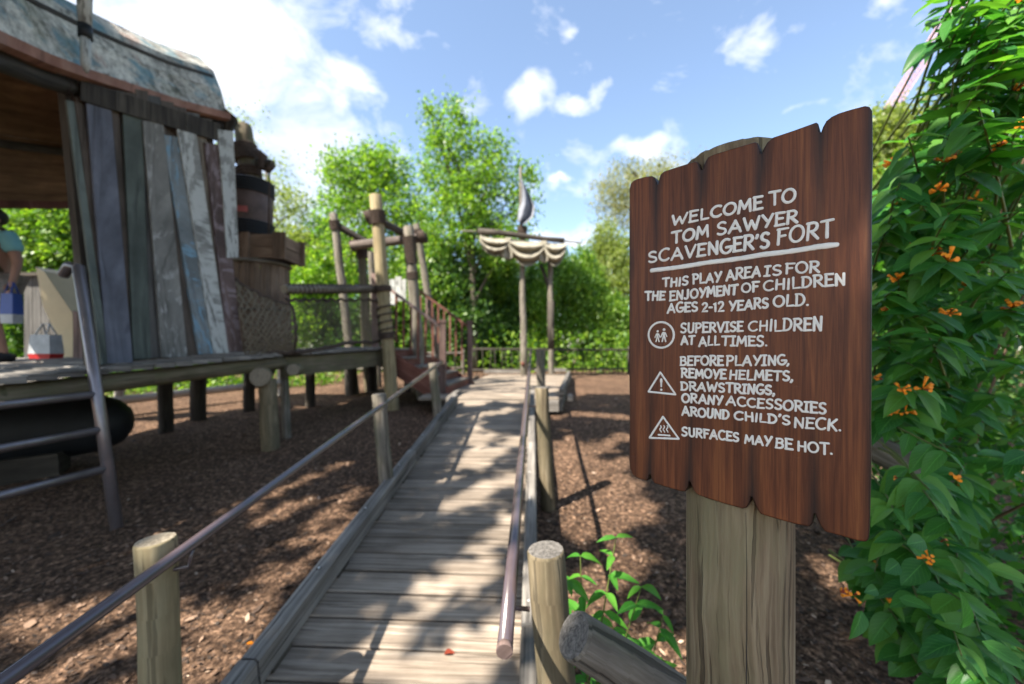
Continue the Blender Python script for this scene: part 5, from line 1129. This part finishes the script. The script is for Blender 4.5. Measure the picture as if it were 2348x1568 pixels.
# shrub masses: two shared crowns copied with their own places
def unit_crown(seed, mat, ncl=900, per=24, size=.085):
    r = np.random.default_rng(seed); bl = [(0, 0, .0, .8, .8, .75, 1), (.45, .1, .35, .5, .5, .45, .5), (-.5, -.1, .3, .5, .5, .5, .5), (.1, .2, .75, .45, .45, .45, .45), (-.2, 0, -.4, .9, .8, .5, .9), (.5, 0, -.4, .6, .6, .5, .5)]
    pos, cc = clumps(bl, ncl, per, .10, r, .5); return leaves_mesh('foliage', pos, size, mat, r=r)
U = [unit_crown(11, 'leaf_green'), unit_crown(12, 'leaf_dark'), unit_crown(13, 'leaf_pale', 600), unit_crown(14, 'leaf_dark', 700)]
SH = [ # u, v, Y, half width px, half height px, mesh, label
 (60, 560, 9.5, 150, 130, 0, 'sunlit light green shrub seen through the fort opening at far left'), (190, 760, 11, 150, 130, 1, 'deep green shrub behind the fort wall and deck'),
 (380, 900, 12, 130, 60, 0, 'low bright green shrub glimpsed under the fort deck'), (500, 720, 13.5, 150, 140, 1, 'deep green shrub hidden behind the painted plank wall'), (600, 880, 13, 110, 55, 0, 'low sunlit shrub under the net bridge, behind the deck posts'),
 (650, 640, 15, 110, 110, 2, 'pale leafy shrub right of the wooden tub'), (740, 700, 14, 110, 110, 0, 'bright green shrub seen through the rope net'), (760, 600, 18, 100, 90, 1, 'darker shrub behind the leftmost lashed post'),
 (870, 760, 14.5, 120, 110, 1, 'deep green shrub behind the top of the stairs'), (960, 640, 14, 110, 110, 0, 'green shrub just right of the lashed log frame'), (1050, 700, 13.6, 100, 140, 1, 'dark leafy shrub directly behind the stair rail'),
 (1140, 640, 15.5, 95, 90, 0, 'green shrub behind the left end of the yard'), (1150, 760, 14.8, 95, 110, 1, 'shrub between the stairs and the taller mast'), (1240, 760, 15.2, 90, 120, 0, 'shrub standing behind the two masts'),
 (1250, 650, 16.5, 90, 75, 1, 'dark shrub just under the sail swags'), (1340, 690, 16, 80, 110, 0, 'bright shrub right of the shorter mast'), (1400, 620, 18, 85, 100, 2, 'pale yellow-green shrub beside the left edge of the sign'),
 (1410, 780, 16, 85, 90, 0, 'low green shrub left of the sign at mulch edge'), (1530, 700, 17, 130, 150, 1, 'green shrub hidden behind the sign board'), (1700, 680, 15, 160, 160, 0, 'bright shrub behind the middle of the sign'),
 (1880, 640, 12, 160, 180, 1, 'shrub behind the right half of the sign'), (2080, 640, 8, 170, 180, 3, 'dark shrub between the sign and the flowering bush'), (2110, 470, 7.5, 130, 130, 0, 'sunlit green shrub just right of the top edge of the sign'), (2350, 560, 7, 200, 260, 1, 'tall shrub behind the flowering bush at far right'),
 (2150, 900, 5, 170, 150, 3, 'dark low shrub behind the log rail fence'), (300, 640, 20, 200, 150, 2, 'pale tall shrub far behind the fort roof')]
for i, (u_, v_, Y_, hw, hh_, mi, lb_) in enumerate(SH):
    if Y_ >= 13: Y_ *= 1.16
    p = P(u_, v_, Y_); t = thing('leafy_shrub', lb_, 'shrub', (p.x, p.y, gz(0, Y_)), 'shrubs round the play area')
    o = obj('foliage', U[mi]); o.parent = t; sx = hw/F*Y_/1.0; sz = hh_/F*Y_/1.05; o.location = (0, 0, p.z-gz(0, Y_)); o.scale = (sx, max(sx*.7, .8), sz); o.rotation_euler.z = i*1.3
    MB().tube([V((p.x, p.y, gz(0, Y_)-.1)), V((p.x+.1, p.y, p.z))], [.06, .03], 6, cap=0).build('stem', 'bark', t)
# far wood that closes the view
r = np.random.default_rng(31); n = 1500
ang = r.uniform(-1.5, 1.5, n); dist = r.uniform(24, 34, n); cc = np.stack([np.sin(ang)*dist, np.cos(ang)*dist, r.uniform(.5, 5.2, n)*(.7+.3*np.sin(ang*9)**2)], 1)
pos = np.repeat(cc, 22, 0)+r.normal(size=(n*22, 3))*.6; me_ = leaves_mesh('far_wood', pos, .34, 'leaf_dark', r=r)
obj('far_wood', me_, kind='stuff', label='mass of far green woodland closing the view', cat='woodland')
# undergrowth under the trees
n = 9000; x_ = r.uniform(-12, 7, n); y_ = r.uniform(14.8, 20, n); z_ = .75+r.random(n)**2*1.6; me_ = leaves_mesh('undergrowth', np.stack([x_, y_, z_], 1), .20, 'leaf_green', r=r)
obj('undergrowth', me_, kind='stuff', label='low leafy undergrowth behind the pole fence', cat='undergrowth')
n = 5000; x_ = r.uniform(-10.5, -4.9, n); y_ = 8.3+(x_+9)*.55+r.random(n)*2.2; z_ = .6+r.random(n)**2*.8; me_ = leaves_mesh('ground_cover', np.stack([x_, y_, z_], 1), .11, 'leaf_green', r=r)
obj('ground_cover', me_, kind='stuff', label='bright low ground cover beyond the fort', cat='ground cover')

# ------------------------------------------------------------------ flowering bush at the right
def leaf_mesh(name, mat, nseg=6, bend=.25, fold=.18, wid=.46, seed=0):
    """one leaf along +X, unit length, folded on its midrib, tip drawn out"""
    r_ = random.Random(seed); mb = MB(); rows = []
    for i in range(nseg+1):
        t_ = i/nseg; w_ = wid*.5*(math.sin(math.pi*min(1, t_**.80))**.85)*(1-.25*t_) if 0 < t_ < 1 else .0
        w_ += .006*(t_ < 1); z = -bend*t_*t_+r_.uniform(-.01, .01); x = t_
        rows.append([(x, -w_, z+fold*w_*1.4+r_.uniform(-.012, .012)), (x, -w_*.5, z+fold*w_*.6), (x, 0, z), (x, w_*.5, z+fold*w_*.6), (x, w_, z+fold*w_*1.4+r_.uniform(-.012, .012))])
    mb.grid(rows)
    mb.uv = []
    for i in range(nseg):
        for k in range(4): mb.uv.append(((i/nseg, k/4), (i/nseg, (k+1)/4), ((i+1)/nseg, (k+1)/4), ((i+1)/nseg, k/4)))
    return mb.mesh(name, mat)
LM = [leaf_mesh('leaf', 'leaf_near', seed=s, bend=b, fold=f, wid=w_) for s, b, f, w_ in ((1, .18, .2, .60), (2, .35, .3, .52), (3, .1, .12, .68), (4, .45, .25, .50))]
def place_leaf(par, me_, p, dirn, upv, size):
    d = V(dirn).normalized(); y_ = V(upv).cross(d).normalized(); z_ = d.cross(y_); m4 = Matrix((d, y_, z_)).transposed().to_4x4()
    o = bpy.data.objects.new('leaf', me_); COL.objects.link(o); o.parent = par
    o.matrix_local = Matrix.Translation(V(p)-par.location) @ m4 @ Matrix.Scale(size, 4); return o
bush = thing('flowering_bush', 'tall dark green bush with orange tubular flowers at the right edge', 'bush', (2.3, 2.4, 0))
def leftb(v):   # left outline of the bush in the view
    return float(np.interp(v, [-100, 0, 100, 200, 300, 420, 560, 800, 1000, 1240, 1330, 1450, 1540, 1568], [2150, 2195, 2220, 2150, 2080, 2030, 2010, 2005, 2000, 1975, 1960, 2000, 2110, 2160]))
r_ = random.Random(21); twigs = MB(); cand = []; flowers = []
root = V((2.5, 2.5, .1))
for k in range(210):
    v = r_.uniform(-80, 1600); e = leftb(v); u = e+abs(r_.gauss(0, 1))*150+8; u = min(u, 2480)
    if u < 2150 and 985 < v < 1110: continue
    Yt = r_.uniform(1.02, 1.5)+max(0, (2200-u)/260)*.25
    tip = P(u, v, Yt); base = tip+V((r_.uniform(.35, .75), r_.uniform(.5, 1.0), r_.uniform(-.35, .05)))
    c1 = base.lerp(tip, .5)+V((0, 0, .06)); pts = [base.lerp(c1, t_/3).lerp(c1.lerp(tip, t_/3), t_/3) for t_ in range(4)]
    twigs.tube(pts, [.006, .005, .0035, .002], 5, caps=False)
    d = (pts[3]-pts[2]).normalized(); nn = r_.randint(4, 7)
    for j in range(nn):
        t_ = 1-.13*j; q_ = pts[2].lerp(pts[3], t_) if t_ > .0 else pts[2]; q_ = tip-d*(.055*j+.008)
        side = d.cross(V((0, 0, 1))).normalized()*(1 if j % 2 else -1)
        for s2 in ((1, -1) if r_.random() < .5 else (1,)):
            dr = d*r_.uniform(.2, .9)+side*s2*r_.uniform(.4, 1.0)+V((0, 0, r_.uniform(-.7, .05))); sz = r_.uniform(.072, .135)*(1 if j else .7)
            cand.append((q_, dr, V((r_.uniform(-.3, .3), -r_.uniform(0, .7), 1)), sz))
    if r_.random() < .13: flowers.append((tip, d))
def infr(p):
    if p.y < .3: return 0
    u = p.x/p.y*F+CX; v = HV-(p.z-EYE)/p.y*F; return -60 < u < 2400 and -60 < v < 1640
cand.sort(key=lambda c: -(c[3]/c[0].y if infr(c[0]) else 0))
for i, (p, dr, upv, sz) in enumerate(cand[:285]): place_leaf(bush, LM[i % 4], p, dr, upv, sz)
twigs.build('twigs', 'stem', bush)
def joined_leaves(par, items):
    items = [c for c in items if not (c[0].y > .3 and 1980 < c[0].x/c[0].y*F+CX < 2130 and 1000 < HV-(c[0].z-EYE)/c[0].y*F < 1095)]; V_ = []; F_ = []; U_ = []
    base = []
    for m_ in LM:
        vv = np.empty(len(m_.vertices)*3); m_.vertices.foreach_get('co', vv); ff = np.array([p.vertices[:] for p in m_.polygons]); uu = np.empty(len(m_.loops)*2); m_.uv_layers[0].data.foreach_get('uv', uu); base.append((vv.reshape(-1, 3), ff, uu))
    off = 0
    for i, (p, dr, upv, sz) in enumerate(items):
        vv, ff, uu = base[i % 4]; d = V(dr).normalized(); y_ = V(upv).cross(d).normalized(); z_ = d.cross(y_); m3 = np.array([d, y_, z_])*sz
        V_.append(vv @ m3+np.array(p)); F_.append(ff+off); U_.append(uu); off += len(vv)
    V_ = np.concatenate(V_); F_ = np.concatenate(F_); U_ = np.concatenate(U_); me_ = bpy.data.meshes.new('foliage'); me_.vertices.add(len(V_)); me_.vertices.foreach_set('co', V_.ravel())
    me_.loops.add(F_.size); me_.loops.foreach_set('vertex_index', F_.ravel()); me_.polygons.add(len(F_)); me_.polygons.foreach_set('loop_start', np.arange(len(F_))*4); me_.polygons.foreach_set('loop_total', np.full(len(F_), 4)); me_.polygons.foreach_set('use_smooth', np.ones(len(F_), bool))
    me_.uv_layers.new(name='UVMap').data.foreach_set('uv', U_); me_.materials.append(M['leaf_near']); me_.update()
    o = obj('foliage', me_, kind='stuff'); o.parent = par; o.matrix_parent_inverse = Matrix.Translation(-par.location)
joined_leaves(bush, cand[285:])
# inner foliage
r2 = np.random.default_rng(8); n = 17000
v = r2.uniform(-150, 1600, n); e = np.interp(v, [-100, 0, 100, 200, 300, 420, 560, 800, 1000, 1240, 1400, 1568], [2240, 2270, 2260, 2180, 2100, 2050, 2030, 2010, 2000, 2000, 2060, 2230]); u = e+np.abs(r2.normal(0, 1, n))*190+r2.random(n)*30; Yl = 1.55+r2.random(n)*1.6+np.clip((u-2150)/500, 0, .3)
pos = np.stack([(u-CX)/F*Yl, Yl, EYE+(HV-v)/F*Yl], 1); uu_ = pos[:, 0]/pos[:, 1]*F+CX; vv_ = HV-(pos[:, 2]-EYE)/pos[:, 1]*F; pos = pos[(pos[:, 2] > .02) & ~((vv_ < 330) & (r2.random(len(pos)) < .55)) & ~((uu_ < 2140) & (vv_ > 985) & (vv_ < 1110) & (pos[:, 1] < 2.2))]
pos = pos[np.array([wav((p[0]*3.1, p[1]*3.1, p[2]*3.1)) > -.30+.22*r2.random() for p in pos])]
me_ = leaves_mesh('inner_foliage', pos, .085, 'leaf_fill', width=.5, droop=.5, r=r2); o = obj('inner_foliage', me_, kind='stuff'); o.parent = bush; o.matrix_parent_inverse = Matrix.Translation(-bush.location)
mb = MB()
for k in range(8):
    ye_ = r_.uniform(1.5, 2.6); e_ = V((ye_*r_.uniform(1.15, 1.4), ye_, r_.uniform(1.0, 3.2))); mb.tube([root, root.lerp(e_, .5)+V((r_.uniform(-.2, .2), 0, .1)), e_], [.016, .010, .004], 6, caps=False)
mb.build('branches', 'twig', bush)
def flower(par, c, d, s=1.0, n_=9):
    mb = MB(); rr_ = random.Random(int(c[2]*999))
    for k in range(n_):
        dd = (V(d)*.8+V((rr_.uniform(-1, 1), rr_.uniform(-1, 1), rr_.uniform(-.5, 1)))*.9).normalized(); l = rr_.uniform(.018, .034)*s; c0 = V(c)+dd*.004
        mb.tube([c0, c0+dd*l*.6, c0+dd*l], [.0016*s, .0034*s, .0056*s], 6, mi=0 if rr_.random() < .75 else 1, cap=0)
    return mb.build('flower_cluster', ['orange', 'bud'], par)
for (p, d) in flowers: flower(bush, p, d, r_.uniform(.7, 1.1), r_.randint(5, 9))
for (u_, v_, Y_) in ((2048, 372, 1.3), (2150, 437, 1.25), (2085, 560, 1.45), (2175, 720, 1.2), (2000, 865, 1.35), (1955, 1365, 1.05), (2045, 950, 1.3), (2130, 1280, 1.1), (2070, 1110, 1.3), (2100, 1160, 1.2), (2215, 660, 1.3)): flower(bush, P(u_, v_, Y_), V((-.7, -.5, .2)), .8, 9)
# hand-placed outer leaves on the lower left sprays
for (u_, v_, Y_, du, dv, sz) in ((1975, 1400, 1.02, -8, 55, .075), (2010, 1350, 1.05, -30, 10, .05), (2060, 1370, 1.05, 40, 12, .06), (2200, 1440, 1.0, 35, -60, .09), (2205, 1330, 1.05, -15, -60, .09), (2260, 1300, 1.05, 60, 15, .085), (2060, 1290, 1.1, -30, 25, .065), (2120, 1240, 1.1, -50, 10, .07), (2250, 1470, 1.0, 55, 30, .08)):
    a = P(u_, v_, Y_); b = P(u_+du, v_+dv, Y_-.03); place_leaf(bush, LM[u_ % 3], a, b-a, V((.2, -1, .7)), sz)

# ------------------------------------------------------------------ young plant beside the near post
sap = thing('young_plant', 'bright green leafy sapling growing beside the leaning post', 'plant', (.32, 1.45, .0))
SM = [leaf_mesh('leaf', 'sapling', seed=s, bend=b, fold=.25, wid=w_) for s, b, w_ in ((5, .3, .36), (6, .45, .42))]
stems = MB(); r_ = random.Random(4)
for (ub, vb, ut, vt, Yb, nl) in ((1360, 1560, 1412, 1232, 1.45, 9), (1370, 1565, 1330, 1275, 1.42, 8), (1380, 1560, 1470, 1345, 1.4, 8), (1370, 1565, 1405, 1440, 1.5, 7), (1480, 1600, 1520, 1410, 1.5, 7), (1300, 1540, 1300, 1330, 1.4, 4), (1450, 1600, 1460, 1490, 1.4, 6)):
    a = P(ub, vb, Yb); b = P(ut, vt, Yb); a.z = min(a.z, .2); m_ = a.lerp(b, .5)+V((-.02, 0, .02)); pts = [a, m_, b]; stems.tube(pts, [.004, .003, .0018], 5, caps=False)
    for k in range(nl):
        t_ = .25+.75*k/(nl-1); p = a.lerp(m_, t_*2) if t_ < .5 else m_.lerp(b, t_*2-1)
        for sg in (1, -1):
            an = r_.uniform(0, 6.28); dr = V((math.cos(an)*.8+sg*.4, math.sin(an)*.8, r_.uniform(-.25, .45))); place_leaf(sap, SM[k % 2], p, dr, V((0, -.3, 1)), r_.uniform(.075, .135)*(1.05-.3*t_))
stems.build('stems', 'stem', sap)

# ------------------------------------------------------------------ fallen leaves
for (p, rz, mt, lb_) in ((RP(-.42, 1.92, .004), .3, 'bud', 'curled red-brown fallen leaf on the ramp planks'),):
    me_ = leaf_mesh('fallen_leaf', mt, bend=.3, fold=.8, wid=.5); o = obj('fallen_leaf', me_, loc=p, rz=rz, scale=.065, label=lb_, cat='leaf')
for k, (u_, v_, lb_) in enumerate(((565, 1475, 'yellow-orange dry leaf on mulch beside the near left kerb'), (150, 1305, 'pale dry leaf on mulch at far lower left'), (470, 1330, 'small pale dry leaf on mulch right of the near left post'))):
    Yg = 1.0
    for _ in range(20): Yg = (EYE-gz(0, Yg)-.02)*F/(v_-HV)
    p = P(u_, v_, Yg); me_ = leaf_mesh('fallen_leaf', 'chip' if k else 'orange', bend=.2, fold=.3, wid=.5); obj('fallen_leaf', me_, loc=p, rz=k*2., scale=.05, label=lb_, cat='leaf')

# ------------------------------------------------------------------ big shade tree overhanging from behind left
def deckpt(u, v):   # view point -> ramp surface
    dz = (v-680.0); Yd = F*1.73/dz; return ((u-CX)/F*Yd, Yd)
def grpt(u, v):
    Yg = 2.0
    for _ in range(30): Yg = (EYE-gz(0, Yg))*F/(v-HV)
    return ((u-CX)/F*Yg, Yg)
GAPS = []  # sunlit openings: (x0, y0, x1, y1, half width)
def gap(f, a, b, wd):
    wd *= 1.4 if f is grpt else 1.0
    p = f(*a); q = f(*b); GAPS.append((p[0], p[1], q[0], q[1], wd))
gap(deckpt, (960, 1550), (1180, 1440), .13); gap(deckpt, (860, 1500), (1000, 1350), .07); gap(deckpt, (1080, 1320), (1190, 1180), .11); gap(deckpt, (960, 1330), (1050, 1300), .035)
gap(deckpt, (1060, 1150), (1190, 1090), .12); gap(deckpt, (1035, 1092), (1150, 985), .075); gap(deckpt, (1120, 1060), (1195, 1000), .10); gap(deckpt, (1085, 950), (1190, 935), .12); gap(deckpt, (1110, 915), (1200, 895), .15)
gap(deckpt, (1090, 1010), (1120, 960), .07)
gap(grpt, (360, 1560), (540, 1420), .10); gap(grpt, (430, 1530), (600, 1330), .06); gap(grpt, (10, 1330), (230, 1250), .09); gap(grpt, (40, 1225), (120, 1195), .06); gap(grpt, (470, 1080), (600, 1030), .12); gap(grpt, (380, 1160), (430, 1120), .07); gap(grpt, (600, 1190), (700, 1150), .08)
gap(grpt, (1290, 1140), (1430, 1110), .14); gap(grpt, (1300, 1400), (1420, 1300), .10); gap(grpt, (1290, 1060), (1430, 1000), .1); gap(grpt, (1300, 950), (1430, 960), .12); gap(grpt, (1290, 900), (1440, 880), .35); gap(grpt, (1900, 1330), (2000, 1400), .07)
gap(grpt, (1870, 1290), (1950, 1330), .05); gap(grpt, (660, 1250), (800, 1130), .05)
for a_, b_, w_ in (((0, 1350), (260, 1240), .10), ((440, 1100), (640, 1030), .09), ((540, 1170), (760, 1070), .05), ((640, 1330), (820, 1180), .05), ((300, 1250), (420, 1170), .06), ((700, 1010), (800, 985), .08), ((1290, 1220), (1420, 1170), .10), ((1300, 1480), (1400, 1420), .06), ((1290, 1090), (1440, 1060), .1), ((900, 1010), (960, 970), .08), ((60, 1480), (230, 1420), .06)): gap(grpt, a_, b_, w_)
for a_, b_, w_ in (((1000, 885), (1190, 872), .16), ((1230, 885), (1290, 870), .2), ((1060, 862), (1200, 860), .2)): gap(deckpt, a_, b_, w_)
GAPS.append((.45, 1.6, .85, 2.0, .17)); GA = np.array(GAPS)
def in_gap(x, y):
    out = np.zeros(len(x), bool)
    for (x0, y0, x1, y1, wd) in GA:
        dx, dy = x1-x0, y1-y0; L2 = dx*dx+dy*dy+1e-9; t_ = np.clip(((x-x0)*dx+(y-y0)*dy)/L2, 0, 1); dd = np.hypot(x-x0-t_*dx, y-y0-t_*dy); out |= dd < wd*1.15+.035
    return out
oak = thing('shade_tree', 'large spreading tree overhanging the ramp from behind the left', 'tree', (-8.6, -5.8, 0))
r = np.random.default_rng(77); n = 150000
sxy = np.array([SUN.x/SUN.z, SUN.y/SUN.z])
gx = r.uniform(-7.5, 5.0, n); gy = r.uniform(-1.0, 9.0, n)        # where a leaf's shadow lands
hz = r.uniform(5.6, 9.8, n); zg = np.interp(gy, [-30, .8, 7, 10], [-.05, -.02, .62, .8])
# ragged natural openings from clump noise as well as the larger gaps
nz = np.array([wav((a*.75, b*.75, 5))+.55*wav((a*2.3, b*2.3, 8)) for a, b in zip(gx, gy)])
jx = gx+.03*r.normal(size=n); jy = gy+.03*r.normal(size=n)
keep = (nz < np.where((gx > -1.35) & (gx < .15) & (gy < 6), .62, .28)) & ~((gx < -5.2) & (gy > 4.5)) & ((gx < 2.2) | (nz < -.02)) & ~((gx > -1.2) & (gx < .8) & (gy > 6.4) & (nz > -.05))
wobx = np.array([.06*wav((a*6, b*6, 1)) for a, b in zip(gx, gy)]); woby = np.array([.06*wav((a*6, b*6, 11)) for a, b in zip(gx, gy)])
keep &= ~in_gap(gx+wobx, gy+woby)
# a small opening so that a little sun touches the upper right of the sign
ps = sgn(1960, 360); k_ = (ps.z-zg)/SUN.z; sgx = ps.x-SUN.x*k_; sgy = ps.y-SUN.y*k_
keep &= ~(np.hypot(gx-sgx, gy-sgy) < .055)
px = gx+sxy[0]*(hz-zg); py = gy+sxy[1]*(hz-zg)
keep &= ~((py > -.5) & ((hz-EYE)/np.maximum(py, .01) < 1.02) & (np.abs(px) < 1.6*np.maximum(py, .01)+1.2))
pos = np.stack([px, py, hz], 1)[keep]
me_ = leaves_mesh('crown', pos, .15, 'leaf_oak', r=r, width=.62, droop=.0); o = obj('crown', me_); o.parent = oak; o.matrix_parent_inverse = Matrix.Translation(-oak.location)
mb = MB(); mb.tube([V((-8.6, -5.8, -.2)), V((-8.4, -5.6, 1.8)), V((-8.1, -5.4, 4.4)), V((-7.7, -5.0, 7.6))], [.38, .32, .27, .2], 14, cap=0); mb.build('trunk', 'bark', oak)
mb = MB(); r_ = random.Random(3)
for k in range(16):
    cnd_ = [V(pos[r_.randrange(len(pos))].tolist()) for _ in range(6)]; e_ = min(cnd_, key=lambda q_: (q_-V((-7.7, -5, 7))).length); s0 = V((-8.0+.2*r_.random(), -5.3, r_.uniform(3.6, 6.2))); mb.tube([s0, s0.lerp(e_, .5)+V((0, 0, .5)), e_], [.07, .035, .01], 7, caps=False)
mb.build('limbs', 'bark', oak)
